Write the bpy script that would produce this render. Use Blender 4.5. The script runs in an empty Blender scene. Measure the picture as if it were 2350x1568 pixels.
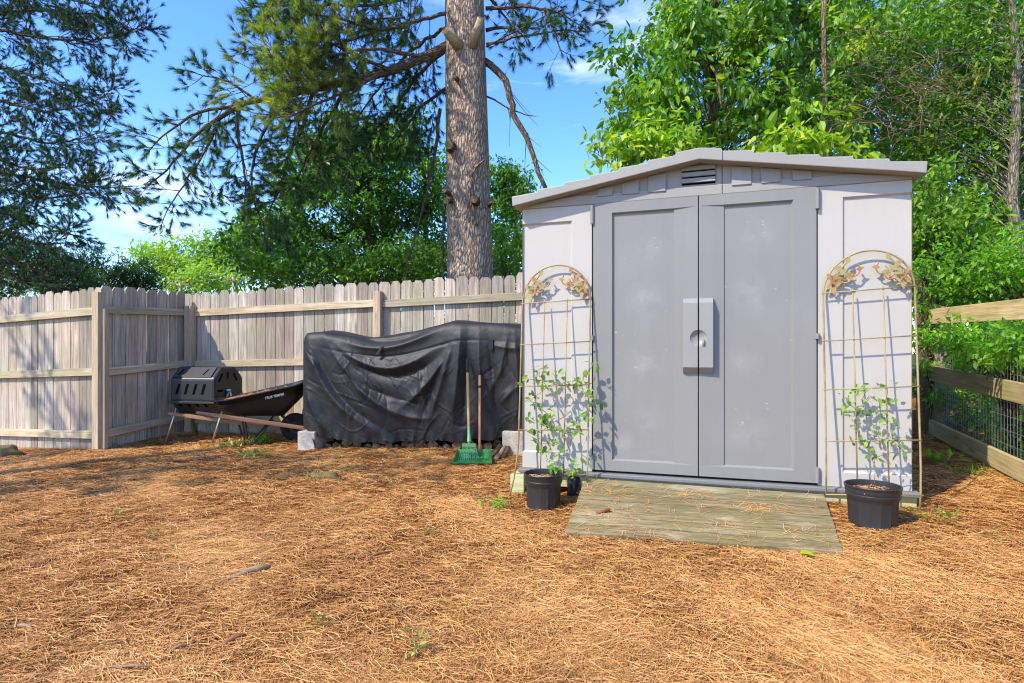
import bpy, math, random
import numpy as np
from mathutils import Vector, Matrix
random.seed(7); rng = np.random.default_rng(7)
scene = bpy.context.scene
col = scene.collection
F, CX, HY, H = 1350.0, 1175.0, 810.0, 1.09      # survey of the photograph: focal length, centre, horizon, eye height
def at(px, py, Y): return np.array([(px - CX) / F * Y, Y, H - (py - HY) / F * Y])
def nrm(v): v = np.asarray(v, float); return v / (np.linalg.norm(v, axis=-1, keepdims=True) + 1e-12)

# ------------------------------------------------------------------ terrain
_gp = np.array([(-6.3,7.27,-.07),(-4.62,6.6,0),(-4.21,7.74,.05),(0.1,6.7,.13),(.22,4.05,.02),(2.08,3.35,.10),(2.5,3.67,.11),
    (4.0,5.7,.29),(3.35,3.85,.21),(.31,3.49,0),(1.7,3.05,.035),(-2.3,6.3,.06),(-3.7,7.0,.02),(-2.9,6.54,.03),(0,2,-.02),
    (-2,2.2,-.02),(2,2,.03),(-4,4.5,-.02),(-1.5,4.5,0),(-.4,5.5,.085),(3,2.2,.12)])
def _q(x, y): return np.stack([np.ones_like(x), x, y, x*x, x*y, y*y], -1)
_gc = np.linalg.lstsq(_q(_gp[:,0], _gp[:,1]), _gp[:,2], rcond=None)[0]
_res = _gp[:,2] - _q(_gp[:,0], _gp[:,1]) @ _gc
_bw = [(rng.uniform(1.5,7)*math.cos(a), rng.uniform(1.5,7)*math.sin(a), rng.uniform(0,6)) for a in np.linspace(0,6.2,11)]
def gz(x, y, bumps=True):
    x = np.asarray(x, float); y = np.asarray(y, float)
    xc = np.clip(x, -8, 5.5); yc = np.clip(y, 0, 9)
    z = _q(xc, yc) @ _gc
    d2 = (xc[...,None]-_gp[:,0])**2 + (yc[...,None]-_gp[:,1])**2
    w = np.exp(-d2/.5); z = z + (w*_res).sum(-1)/(w.sum(-1)+.35)
    if bumps:
        for a, b, c in _bw: z = z + .0035*np.sin(a*x + b*y + c)
        for a, b, c in _bw[:9]: z = z + .0034*np.sin(3.7*b*x - 3.3*a*y + 2*c)*np.sin(1.9*a*x+2.3*b*y-c)
    return z
def g1(x, y): return float(gz(x, y))

# ------------------------------------------------------------------ mesh builder
class MB:
    def __init__(s): s.V=[]; s.T=[]; s.F=[]; s.U=[]; s.M=[]; s.n=0
    def raw(s, verts, faces, uvs=None, tone=.5, mi=0):
        verts = np.asarray(verts, float).reshape(-1,3); faces = np.asarray(faces, int)
        s.V.append(verts); s.T.append(np.broadcast_to(np.asarray(tone, float), (len(verts),)))
        if uvs is None:
            uvs = np.zeros((faces.size, 2))
        s.F.append(faces + s.n); s.U.append(np.asarray(uvs, float).reshape(-1,2)); s.M.append(np.full(len(faces), mi)); s.n += len(verts)
    def beam(s, P0, P1, w, t, up=(0,0,1), side=None, tone=None, mi=0):
        """box from P0 to P1; w along `up`, t along side"""
        P0 = np.asarray(P0,float); P1 = np.asarray(P1,float); d = P1-P0; L = np.linalg.norm(d); up = nrm(up)
        sd = nrm(np.cross(d, up)) if side is None else nrm(side)
        tone = random.random() if tone is None else tone
        vs = [P+sd*a*t/2+up*b*w/2 for P in (P0,P1) for a,b in ((-1,-1),(1,-1),(1,1),(-1,1))]
        fs = [(0,1,2,3),(7,6,5,4),(0,4,5,1),(1,5,6,2),(2,6,7,3),(3,7,4,0)]
        o = random.uniform(0,50); o2 = random.uniform(0,50)
        uv = []
        for k in range(2): uv += [(o,o2),(o+t,o2),(o+t,o2+.01),(o,o2+.01)]
        for wd in (t,w,t,w): uv += [(o,o2),(o,o2+L),(o+wd,o2+L),(o+wd,o2)]
        # flip to outward normals if the frame is left handed
        if np.dot(np.cross(sd, up), d) > 0: pass
        else:
            pass
        s.raw(vs, fs, uv, tone, mi)
    def box(s, lo, hi, tone=.5, mi=0):
        lo=np.asarray(lo,float); hi=np.asarray(hi,float)
        s.beam(((lo[0]), (lo[1]+hi[1])/2, (lo[2]+hi[2])/2), ((hi[0]), (lo[1]+hi[1])/2, (lo[2]+hi[2])/2), hi[2]-lo[2], hi[1]-lo[1], (0,0,1), (0,1,0), tone, mi)
    def prism(s, pts, off, tone=.5, uvs=None, mi=0):
        """pts: planar polygon (n,3); extruded by vector off"""
        p = np.asarray(pts,float); n=len(p); off=np.asarray(off,float)
        o=random.uniform(0,50)
        if uvs is None: uvs=np.stack([p[:,0]+o, p[:,2]+o],-1)
        uvs=np.asarray(uvs,float)
        s.raw(p, [list(range(n))], uvs, tone, mi); s.raw(p+off, [list(range(n))[::-1]], uvs[::-1], tone, mi)
        q = np.concatenate([p, p+off]); f=[]; u=[]
        for i in range(n):
            j=(i+1)%n; f.append((i,i+n,j+n,j)); u += [uvs[i],uvs[i]+(.01,0),uvs[j]+(.01,0),uvs[j]]
        s.raw(q, f, u, tone, mi)
    def tube(s, pts, rad, sides=6, tone=.5, cap=True, mi=0):
        p=np.asarray(pts,float); n=len(p); rad=np.broadcast_to(np.asarray(rad,float),(n,))
        t=np.gradient(p,axis=0); t=nrm(t)
        a=np.array([0,0,1.]) if abs(t[0][2])<.9 else np.array([1.,0,0])
        x=nrm(np.cross(t[0],a)); V=[]; ang=np.linspace(0,2*math.pi,sides,endpoint=False)
        for i in range(n):
            x=x-t[i]*np.dot(x,t[i]); x=nrm(x); y=np.cross(t[i],x)
            V.append(p[i]+rad[i]*(np.cos(ang)[:,None]*x+np.sin(ang)[:,None]*y))
        V=np.concatenate(V); L=np.concatenate([[0],np.cumsum(np.linalg.norm(np.diff(p,axis=0),axis=1))])
        f=[];u=[]; r0=max(rad.max(),1e-4)*2*math.pi; o=random.uniform(0,20)
        for i in range(n-1):
            for k in range(sides):
                k2=(k+1)%sides
                f.append((i*sides+k,i*sides+k2,(i+1)*sides+k2,(i+1)*sides+k))
                u += [(o+r0*k/sides,L[i]),(o+r0*(k+1)/sides,L[i]),(o+r0*(k+1)/sides,L[i+1]),(o+r0*k/sides,L[i+1])]
        s.raw(V,f,u,tone,mi)
        if cap:
            s.raw(V[:sides],[list(range(sides))[::-1]],None,tone,mi); s.raw(V[-sides:],[list(range(sides))],None,tone,mi)
    def lathe(s, prof, n=32, c=(0,0,0), tone=.5, wob=None, mi=0):
        prof=np.asarray(prof,float); m=len(prof); ang=np.linspace(0,2*math.pi,n,endpoint=False); V=[]
        for r,z in prof:
            rr=r*np.ones(n) if wob is None else r*(1+wob(ang,z))
            V.append(np.stack([rr*np.cos(ang),rr*np.sin(ang),np.full(n,z)],-1))
        V=np.concatenate(V)+np.asarray(c); f=[];u=[]
        for i in range(m-1):
            for k in range(n):
                k2=(k+1)%n; f.append((i*n+k,i*n+k2,(i+1)*n+k2,(i+1)*n+k))
                u+=[(k/n,prof[i][1]),((k+1)/n,prof[i][1]),((k+1)/n,prof[i+1][1]),(k/n,prof[i+1][1])]
        s.raw(V,f,u,tone,mi)
    def grid(s, P, tone=.5, uv=None, mi=0):
        a,b,_=P.shape; idx=np.arange(a*b).reshape(a,b)
        f=np.stack([idx[:-1,:-1],idx[:-1,1:],idx[1:,1:],idx[1:,:-1]],-1).reshape(-1,4)
        if uv is None:
            uu,vv=np.meshgrid(np.linspace(0,1,b),np.linspace(0,1,a)); uv=np.stack([uu,vv],-1)
        s.raw(P.reshape(-1,3),f,uv.reshape(-1,2)[f.reshape(-1)],tone,mi)
    def build(s, name, mats, parent=None, loc=None, smooth=False, bevel=0, world=True, recalc=True):
        """world=True: vertices are in world space and are moved into the frame of the parent / of loc"""
        V=np.concatenate(s.V); me=bpy.data.meshes.new(name)
        root=parent
        while root is not None and root.parent is not None: root=root.parent
        if world:
            if root is not None:
                M=np.array((Matrix.Translation(root.location)@root.rotation_euler.to_matrix().to_4x4()).inverted())
                V=V@M[:3,:3].T+M[:3,3]
            elif loc is not None: V=V-np.asarray(loc,float)
        me.vertices.add(len(V)); me.vertices.foreach_set('co',V.astype(np.float32).ravel())
        nl=sum(f.size for f in s.F); npoly=sum(len(f) for f in s.F)
        me.loops.add(nl); me.loops.foreach_set('vertex_index',np.concatenate([f.ravel() for f in s.F]).astype(np.int32))
        sizes=np.concatenate([np.full(len(f),f.shape[1]) for f in s.F]); st=np.concatenate([[0],np.cumsum(sizes)[:-1]])
        me.polygons.add(npoly); me.polygons.foreach_set('loop_start',st.astype(np.int32))
        me.polygons.foreach_set('material_index',np.concatenate(s.M).astype(np.int32))
        me.polygons.foreach_set('use_smooth',np.full(npoly,bool(smooth)))
        uvl=me.uv_layers.new(name='UVMap'); uvl.data.foreach_set('uv',np.concatenate(s.U).astype(np.float32).ravel())
        at_=me.attributes.new('tone','FLOAT','POINT'); at_.data.foreach_set('value',np.concatenate(s.T).astype(np.float32))
        me.update(calc_edges=True); me.validate()
        if recalc and npoly<60000:
            import bmesh
            bm=bmesh.new(); bm.from_mesh(me)
            bmesh.ops.remove_doubles(bm,verts=bm.verts,dist=1e-5)
            bmesh.ops.recalc_face_normals(bm,faces=bm.faces); bm.to_mesh(me); bm.free()
        for m in (mats if isinstance(mats,(list,tuple)) else [mats]): me.materials.append(m)
        o=bpy.data.objects.new(name,me); col.objects.link(o)
        if parent is not None: o.parent=parent
        elif loc is not None: o.location=loc
        if bevel:
            b=o.modifiers.new('bevel','BEVEL'); b.width=bevel; b.segments=2; b.limit_method='ANGLE'; b.angle_limit=math.radians(40)
        return o
def tag(o,label=None,cat=None,group=None,kind=None):
    if label: o['label']=label
    if cat: o['category']=cat
    if group: o['group']=group
    if kind: o['kind']=kind
    return o
def thing(name,label,cat,loc=(0,0,0),rz=0,group=None):
    o=bpy.data.objects.new(name,None); col.objects.link(o); o.location=loc; o.rotation_euler=(0,0,rz); o.empty_display_size=.1
    return tag(o,label,cat,group)

# ------------------------------------------------------------------ materials
class NT:
    def __init__(s,name):
        s.m=bpy.data.materials.new(name); s.m.use_nodes=True; s.t=s.m.node_tree; s.t.nodes.clear()
        s.out=s.n('ShaderNodeOutputMaterial')
    def n(s,ty,ins=None,**kw):
        nd=s.t.nodes.new(ty)
        for k,v in kw.items(): setattr(nd,k,v)
        for k,v in (ins or {}).items(): s.set(nd.inputs[k],v)
        return nd
    def set(s,sock,v):
        if isinstance(v,bpy.types.NodeSocket): s.t.links.new(v,sock)
        elif isinstance(v,(tuple,list)) and len(v)==3 and sock.type=='RGBA': sock.default_value=(*v,1)
        else: sock.default_value=v
    def uv(s): return s.n('ShaderNodeTexCoord').outputs['UV']
    def obj(s): return s.n('ShaderNodeTexCoord').outputs['Object']
    def pos(s): return s.n('ShaderNodeNewGeometry').outputs['Position']
    def tone(s): return s.n('ShaderNodeAttribute',attribute_name='tone').outputs['Fac']
    def map(s,v,scale,loc=(0,0,0)): return s.n('ShaderNodeMapping',{'Vector':v,'Scale':scale,'Location':loc}).outputs[0]
    def noise(s,v,scale=1,detail=4,rough=.6,dist=0): return s.n('ShaderNodeTexNoise',{'Vector':v,'Scale':scale,'Detail':detail,'Roughness':rough,'Distortion':dist}).outputs['Fac']
    def vor(s,v,scale=1,out='Distance',**kw): return s.n('ShaderNodeTexVoronoi',{'Vector':v,'Scale':scale},**kw).outputs[out]
    def ramp(s,f,stops):
        r=s.n('ShaderNodeValToRGB',{'Fac':f}); e=r.color_ramp.elements
        while len(e)<len(stops): e.new(.5)
        for k,(p,c) in enumerate(stops):
            e[k].position=p; e[k].color=(*c,1) if isinstance(c,(tuple,list)) else (c,c,c,1)
        return r.outputs[0]
    def mix(s,f,a,b,mode='MIX'):
        m=s.n('ShaderNodeMix',data_type='RGBA',blend_type=mode); s.set(m.inputs[0],f); s.set(m.inputs[6],a); s.set(m.inputs[7],b); return m.outputs[2]
    def math(s,op,a,b=0,c=0):
        m=s.n('ShaderNodeMath',operation=op); s.set(m.inputs[0],a); s.set(m.inputs[1],b); s.set(m.inputs[2],c); return m.outputs[0]
    def bump(s,h,st=.3,d=.01,nrm=None):
        b=s.n('ShaderNodeBump',{'Height':h,'Strength':st,'Distance':d})
        if nrm is not None: s.set(b.inputs['Normal'],nrm)
        return b.outputs[0]
    def bsdf(s,colr,rough=.7,normal=None,spec=.3,metal=0,**kw):
        b=s.n('ShaderNodeBsdfPrincipled'); s.set(b.inputs['Base Color'],s.mix(1,colr,(1.05,1.0,.90),'MULTIPLY')); s.set(b.inputs['Roughness'],rough)
        s.set(b.inputs['Specular IOR Level'],spec); s.set(b.inputs['Metallic'],metal)
        if normal is not None: s.set(b.inputs['Normal'],normal)
        return b.outputs[0]
    def done(s,sh): s.t.links.new(sh,s.out.inputs['Surface']); return s.m

def wood(name,dark,mid,light,green=None,gamt=.0,rough=.85,knots=True,bumpst=.5,stain=None,vs_=1.5):
    k=NT(name); uv=k.uv(); tone=k.tone()
    g1_=k.noise(k.map(uv,(38,vs_,1)),1,6,.68,.9); g2=k.noise(k.map(uv,(190,vs_*3,1)),1,3,.6,.3)
    g=k.math('ADD',k.math('MULTIPLY',g1_,.65),k.math('MULTIPLY',g2,.35))
    c=k.ramp(g,[(.35,dark),(.49,mid),(.63,light)])
    big=k.noise(k.map(uv,(2.2,1.4,1)),1,3,.6); c=k.mix(k.math('MULTIPLY',k.ramp(big,[(.4,0.),(.7,1.)]),.35),c,tuple(x*.62 for x in mid))
    v=k.math('MULTIPLY_ADD',tone,.62,.66); c=k.mix(1,c,k.n('ShaderNodeCombineColor',{0:v,1:v,2:v}).outputs[0],'MULTIPLY')
    hue=k.ramp(k.math('FRACT',k.math('MULTIPLY',tone,7.3)),[(0,(1.03,.98,.97)),(.5,(1,1,1)),(1,(.95,1,1.03))]); c=k.mix(1,c,hue,'MULTIPLY')
    if knots:
        vd=k.vor(k.map(uv,(9.0,2.1,1)),1); sel=k.ramp(k.vor(k.map(uv,(9.0,2.1,1)),1,'Color'),[(.78,0.),(.8,1.)])
        kn=k.math('MULTIPLY',k.ramp(vd,[(.07,1.),(.17,0.)]),sel); c=k.mix(k.math('MULTIPLY',kn,.75),c,tuple(x*.28 for x in mid))
    if green:
        gm=k.ramp(k.noise(k.pos(),2.3,5,.65),[(.45,0.),(.7,1.)]); c=k.mix(k.math('MULTIPLY',gm,gamt),c,green)
    if stain:
        sm=k.ramp(k.noise(k.map(uv,(5,2.2,1)),1,6,.68),[(.55,0.),(.7,1.)]); c=k.mix(k.math('MULTIPLY',sm,.55),c,stain)
    return k.done(k.bsdf(c,rough,k.bump(g,bumpst,.004),.15))
M={}
M['picket']=wood('weathered_picket_wood',(.14,.108,.088),(.355,.302,.255),(.56,.495,.43),(.24,.25,.15),.4)
M['rail']=wood('weathered_rail_wood',(.21,.16,.11),(.44,.36,.26),(.62,.53,.41),(.30,.30,.12),.5)
M['post']=wood('fence_post_wood',(.19,.135,.09),(.36,.27,.185),(.50,.40,.30),(.30,.27,.15),.25)
M['shaded_post']=wood('shaded_post_wood',(.06,.04,.025),(.13,.088,.055),(.22,.16,.11),(.12,.12,.06),.3)  # post wood darkened: the shade on the end post is put into its colour
M['yellow_rail']=wood('treated_board',(.28,.21,.10),(.52,.41,.21),(.66,.56,.34),(.28,.29,.08),.35)
M['sill']=wood('treated_timber',(.25,.25,.13),(.42,.42,.25),(.56,.55,.38),(.25,.30,.08),.4)
M['ramp']=wood('mossy_ramp_wood',(.075,.058,.03),(.21,.172,.09),(.35,.295,.18),(.135,.12,.035),.55,stain=(.42,.37,.28),vs_=3.2)
M['handle_wood']=wood('old_handle_wood',(.15,.08,.045),(.29,.17,.10),(.40,.26,.17),knots=False)
M['tool_wood']=wood('tool_handle_wood',(.22,.10,.06),(.38,.20,.12),(.50,.30,.18),knots=False,rough=.6)
M['tool_wood_pale']=wood('pale_tool_handle_wood',(.25,.15,.07),(.42,.28,.13),(.52,.38,.20),knots=False,rough=.6)

def plastic(name,c,rough=.5,spots=0,mott=.06,spotc=(.52,.52,.36),spec=.35,clouds=0,smudge=False):
    k=NT(name); p=k.obj()
    n1=k.noise(p,1.7,4,.6); v=k.math('MULTIPLY_ADD',n1,mott*2,1-mott)
    cc=k.mix(1,c,k.n('ShaderNodeCombineColor',{0:v,1:v,2:v}).outputs[0],'MULTIPLY')
    if clouds:
        sm=k.ramp(k.vor(p,2.7,'Distance',feature='SMOOTH_F1'),[(.05,1.),(.42,0.)]); sm=k.math('MULTIPLY',sm,k.noise(p,9,5,.7))
        cc=k.mix(k.math('MULTIPLY',sm,clouds),cc,tuple(min(1,x*1.5) for x in c))
        dr=k.ramp(k.noise(k.map(p,(14,14,1.2)),1,4,.6),[(.5,0.),(.75,1.)]); cc=k.mix(k.math('MULTIPLY',dr,.12),cc,tuple(x*.7 for x in c))
    if smudge:
        acc=0.
        for (sx_,sz_,r_) in ((.90,1.24,.16),(.91,.78,.17),(.92,.38,.13),(.95,1.6,.12),(1.62,1.26,.17),(1.60,.33,.14),(1.66,1.64,.12),(1.58,.80,.12),(.78,.2,.1)):
            dd_=k.n('ShaderNodeVectorMath',{0:k.mix(.06,p,k.n('ShaderNodeTexNoise',{'Vector':p,'Scale':6.}).outputs['Color']),1:(sx_*.94+.03,.03,sz_*.94+.03)},operation='DISTANCE').outputs['Value']
            acc=k.math('ADD',acc,k.math('MULTIPLY',k.ramp(dd_,[(0,.75),(r_*.45,.35),(r_,0.)]),k.math('MULTIPLY_ADD',k.noise(p,22,4,.7),.9,.15)))
        acc=k.math('MULTIPLY',acc,k.ramp(k.noise(p,6.5,5,.72,.6),[(.38,0.),(.66,1.)])); cc=k.mix(k.math('MULTIPLY',k.math('MINIMUM',acc,.7),.5),cc,(.50,.50,.52))
    if spots:
        vd=k.vor(k.mix(.05,p,k.n('ShaderNodeTexNoise',{'Vector':p,'Scale':40.}).outputs['Color']),30); sel=k.vor(k.mix(.05,p,k.n('ShaderNodeTexNoise',{'Vector':p,'Scale':40.}).outputs['Color']),30,'Color'); sel=k.ramp(sel,[(1-spots,0.),(1-spots+.03,1.)])
        cl=k.ramp(k.noise(p,2.6,2),[(.42,0.),(.6,1.)])
        sp=k.math('MULTIPLY',k.math('MULTIPLY',k.ramp(vd,[(.1,1.),(.24,0.)]),sel),cl); cc=k.mix(k.math('MULTIPLY',sp,.6),cc,spotc)
    b=k.bump(k.noise(k.map(p,(7,7,3)),1,3),.05,.01)
    return k.done(k.bsdf(cc,rough,b,spec))
M['shed_light']=plastic('shed_light_plastic',(.40,.385,.37),.5,0,.06,clouds=.12)
M['shed_grey']=plastic('shed_grey_plastic',(.203,.204,.205),.42,.15,.07,clouds=.25,smudge=True)
M['shed_handle']=plastic('shed_handle_plastic',(.24,.24,.24),.4,.1,.07)
M['shed_roof']=plastic('shed_roof_plastic',(.265,.262,.255),.5,0,.14,clouds=.12)
M['dark']=plastic('shade_and_seam_black',(.004,.004,.004),.95,spec=.02)  # near-black stand-in for shade in gaps, vent and slots; also draws seam lines
M['black_plastic']=plastic('black_plastic',(.012,.0125,.016),.42,.12,.25,(.12,.10,.08),.4)
M['tumbler']=plastic('tumbler_plastic',(.018,.019,.023),.40,.12,.25,(.16,.13,.10),.45)
M['pot']=plastic('nursery_pot_plastic',(.022,.023,.026),.42,.1,.3,(.12,.10,.08),.5,clouds=.9)
M['rubber']=plastic('black_rubber',(.013,.013,.014),.8)
M['rake_green']=plastic('rake_green_plastic',(.09,.25,.13),.5,0,.15)
M['green_plastic']=plastic('green_plastic',(.035,.24,.055),.45,0,.12)
M['lettering']=plastic('white_lettering',(.75,.75,.75),.5)
M['grey_sill']=plastic('grey_floor_plastic',(.16,.16,.17),.6,0,.1)
def metal(name,c,rough,mt=1.0,rust=None,ramt=.5,sc=14):
    k=NT(name); p=k.pos(); cc=c
    if rust:
        r=k.ramp(k.noise(p,sc,4,.6),[(.45,0.),(.62,1.)]); cc=k.mix(k.math('MULTIPLY',r,ramt),c,rust)
    return k.done(k.bsdf(cc,rough,k.bump(k.noise(p,120,2),.05,.002),.4,mt))
M['galv']=metal('galvanised_steel',(.5,.5,.52),.4)
M['black_steel']=metal('black_painted_steel',(.014,.014,.016),.45,0)
M['trellis']=metal('rusty_cream_metal',(.30,.245,.115),.5,0,(.22,.115,.05),.85,7)
M['scroll']=metal('rusty_cream_scroll',(.30,.255,.10),.5,0,(.30,.115,.03),.9,14)
M['wire']=metal('fence_wire',(.24,.25,.27),.5,.5)
def stone(name,c1,c2,sc=40,moss=None):
    k=NT(name); p=k.pos(); n=k.noise(p,sc,5,.7); cc=k.ramp(n,[(.35,c1),(.65,c2)])
    st=k.ramp(k.noise(p,4,4),[(.45,0.),(.7,1.)]); cc=k.mix(k.math('MULTIPLY',st,.4),cc,tuple(x*.6 for x in c1))
    if moss: cc=k.mix(k.ramp(k.noise(p,9,4),[(.42,0.),(.6,1.)]),cc,moss)
    return k.done(k.bsdf(cc,.9,k.bump(n,.5,.01),.2))
M['concrete']=stone('concrete_block',(.34,.315,.275),(.50,.47,.41))
M['bark_log']=stone('log_bark',(.055,.038,.028),(.17,.12,.085),60)
M['log_end']=stone('log_cut_end',(.07,.045,.028),(.26,.17,.10),30)
M['stump']=stone('mossy_stump',(.09,.06,.035),(.24,.16,.09),50,(.16,.14,.04))
M['stick']=stone('brown_stick',(.16,.06,.03),(.30,.13,.07),60)
M['pale_stick']=stone('pale_stick',(.22,.145,.09),(.36,.25,.16),60)
M['soil']=stone('potting_bark',(.05,.03,.02),(.30,.20,.13),90)
def bark(name,c1,c2,c3,lichen=None):
    k=NT(name); uv=k.uv()
    wv=k.map(uv,(1,.24,1)); ds=k.n('ShaderNodeTexNoise',{'Vector':wv,'Scale':7.,'Detail':3.}).outputs['Color']
    v=k.mix(.09,wv,ds)
    d=k.vor(v,34,'Distance',feature='DISTANCE_TO_EDGE'); pl=k.ramp(d,[(0,0.),(.28,1.)]); fn=k.noise(k.map(uv,(110,45,1)),1,4,.7)
    h=k.math('ADD',pl,k.math('MULTIPLY',fn,.6))
    c=k.ramp(k.math('MULTIPLY',h,.7),[(.12,c1),(.5,c2),(.95,c3)])
    c=k.mix(k.math('MULTIPLY',k.ramp(k.noise(uv,2.5,4),[(.4,0.),(.7,1.)]),.4),c,tuple(x*.6 for x in c2))
    if lichen:
        lm=k.math('MULTIPLY',k.ramp(k.noise(uv,16,3,.6),[(.60,0.),(.66,1.)]),k.ramp(k.noise(uv,2.2,2),[(.45,0.),(.6,1.)])); c=k.mix(k.math('MULTIPLY',lm,.8),c,lichen)
    return k.done(k.bsdf(c,.95,k.bump(h,1,.03),.1))
M['pine_bark']=bark('pine_bark',(.15,.10,.072),(.43,.325,.26),(.63,.51,.43),(.36,.37,.24))
M['limb_bark']=bark('limb_bark',(.07,.05,.038),(.19,.14,.105),(.33,.26,.20),(.24,.26,.17))
M['stub']=stone('weathered_stub',(.24,.18,.11),(.46,.38,.26),30)
M['trunk_grey']=bark('grey_bark',(.13,.11,.09),(.30,.26,.21),(.42,.37,.30))
M['twig']=bark('twig_bark',(.12,.08,.05),(.27,.19,.125),(.40,.30,.21))
def leafmat(name,c1,c2,c3,trans=.45,rough=.45,tcol=1.6,gloss=.5):
    k=NT(name); t=k.tone(); c=k.ramp(t,[(0,c1),(.5,c2),(1,c3)])
    big=k.ramp(k.noise(k.pos(),1.3,3),[(.35,.75),(.65,1.2)]); c=k.mix(1,c,big,'MULTIPLY')
    tc=k.mix(1,c,(tcol,tcol*1.1,tcol*.45),'MULTIPLY')
    a=k.bsdf(c,rough,None,gloss); b=k.n('ShaderNodeBsdfTranslucent',{'Color':tc}).outputs[0]
    mx=k.n('ShaderNodeMixShader',{0:trans,1:a,2:b}).outputs[0]
    return k.done(mx)
M['leaf_big']=leafmat('broad_leaf',(.055,.15,.012),(.14,.30,.016),(.40,.50,.025),.4)
M['leaf_mid']=leafmat('woodland_leaf',(.045,.12,.014),(.11,.25,.02),(.24,.40,.03),.5)
M['leaf_far']=leafmat('far_leaf',(.12,.23,.03),(.24,.38,.05),(.38,.50,.06),.45)
M['leaf_dark']=leafmat('thicket_leaf',(.045,.12,.014),(.11,.24,.02),(.28,.42,.035),.45)
M['leaf_bright']=leafmat('shrub_leaf',(.06,.19,.02),(.15,.36,.025),(.28,.50,.03),.5)
M['leaf_vine']=leafmat('vine_leaf',(.08,.19,.02),(.15,.30,.03),(.30,.40,.05),.4)
M['leaf_weed']=leafmat('weed_leaf',(.10,.14,.03),(.22,.24,.055),(.42,.40,.10),.35)
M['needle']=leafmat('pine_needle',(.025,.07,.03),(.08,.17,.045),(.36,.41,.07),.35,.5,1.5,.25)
M['needle_shaded']=leafmat('shaded_pine_needle',(.016,.05,.026),(.042,.105,.045),(.10,.165,.055),.28,.5,1.3,.25)  # darker copy of the pine needles, with the tree's own shade in the colour
M['juniper']=leafmat('juniper_needle',(.025,.065,.024),(.05,.11,.035),(.10,.18,.045),.3,.5,1.4,.25)
def strawmat():
    k=NT('pine_straw'); t=k.tone()
    c=k.ramp(t,[(0,(.20,.088,.03)),(.3,(.43,.21,.068)),(.65,(.62,.34,.118)),(.92,(.74,.48,.21)),(1,(.79,.59,.33))])
    b=k.ramp(k.noise(k.pos(),1.1,4,.6),[(.3,(.95,.92,.88)),(.7,(1.06,1.06,1.04))]); c=k.mix(1,c,b,'MULTIPLY')
    return k.done(k.bsdf(c,.55,None,.3))
M['straw']=strawmat()
def groundmat():
    k=NT('pine_straw_floor'); p=k.pos()
    a=k.noise(k.map(p,(14,120,1)),1,4,.7,1.5); b=k.noise(k.map(p,(120,16,1)),1,4,.7,1.5); s_=k.noise(p,3,4,.6)
    g=k.math('MAXIMUM',a,b); c=k.ramp(g,[(.42,(.13,.055,.022)),(.6,(.30,.135,.048)),(.8,(.48,.25,.09))])
    c=k.mix(k.math('MULTIPLY',k.ramp(s_,[(.4,0.),(.7,1.)]),.5),c,(.14,.065,.028))
    d=k.n('ShaderNodeVectorMath',{0:p},operation='LENGTH').outputs['Value']
    c=k.mix(k.ramp(k.math('MULTIPLY',d,.02),[(.2,0.),(.3,1.)]),c,(.05,.075,.02))
    return k.done(k.bsdf(c,.95,k.bump(g,.8,.02),.1))
M['ground']=groundmat()
def coverm():
    k=NT('black_vinyl_cover'); p=k.obj()
    n=k.noise(p,5,5,.65); d=k.ramp(n,[(.4,0.),(.75,1.)]); c=k.mix(k.math('MULTIPLY',d,.5),(.0095,.010,.012),(.030,.028,.026))
    wr=k.noise(k.mix(.12,p,k.n('ShaderNodeTexNoise',{'Vector':p,'Scale':3.}).outputs['Color']),11,4,.6,1.0)
    b=k.bump(k.noise(k.map(p,(60,60,60)),1,3),.1,.003,k.bump(wr,.22,.02))
    return k.done(k.bsdf(c,.55,b,.34))
M['cover']=coverm()

# ------------------------------------------------------------------ world, sun, camera
SUN_EL, SUN_AZ = math.radians(46), math.atan2(-.559,-.829)
sd=Vector((math.cos(SUN_EL)*math.cos(SUN_AZ),math.cos(SUN_EL)*math.sin(SUN_AZ),math.sin(SUN_EL)))
w=bpy.data.worlds.new('World'); scene.world=w; w.use_nodes=True; nt=w.node_tree; nt.nodes.clear()
def wn(ty,**kw):
    n=nt.nodes.new(ty)
    for a,b in kw.items(): setattr(n,a,b)
    return n
sky=wn('ShaderNodeTexSky',sky_type='NISHITA',sun_disc=False,sun_elevation=SUN_EL,sun_rotation=math.pi/2-SUN_AZ,air_density=1.15,dust_density=.35,ozone_density=6)
tc=wn('ShaderNodeTexCoord'); mp=wn('ShaderNodeMapping'); mp.inputs['Scale'].default_value=(1.6,1.6,6.5); mp.inputs['Location'].default_value=(.4,.9,.2)
nz=wn('ShaderNodeTexNoise'); nz.inputs['Scale'].default_value=1.5; nz.inputs['Detail'].default_value=6; nz.inputs['Roughness'].default_value=.55; nz.inputs['Distortion'].default_value=.4
rp=wn('ShaderNodeValToRGB'); rp.color_ramp.elements[0].position=.56; rp.color_ramp.elements[1].position=.90
mx=wn('ShaderNodeMix',data_type='RGBA'); hsv=wn('ShaderNodeHueSaturation'); hsv.inputs['Saturation'].default_value=1.2; hsv.inputs['Hue'].default_value=.514
mul=wn('ShaderNodeMath',operation='MULTIPLY'); mul.inputs[1].default_value=.6
mx.inputs[7].default_value=(7.6,7.7,8.2,1)
bg=wn('ShaderNodeBackground'); bg.inputs['Strength'].default_value=.15; wo=wn('ShaderNodeOutputWorld')
L=nt.links.new
L(tc.outputs['Generated'],mp.inputs[0]); L(mp.outputs[0],nz.inputs['Vector']); L(nz.outputs['Fac'],rp.inputs[0]); L(rp.outputs[0],mul.inputs[0])
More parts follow.
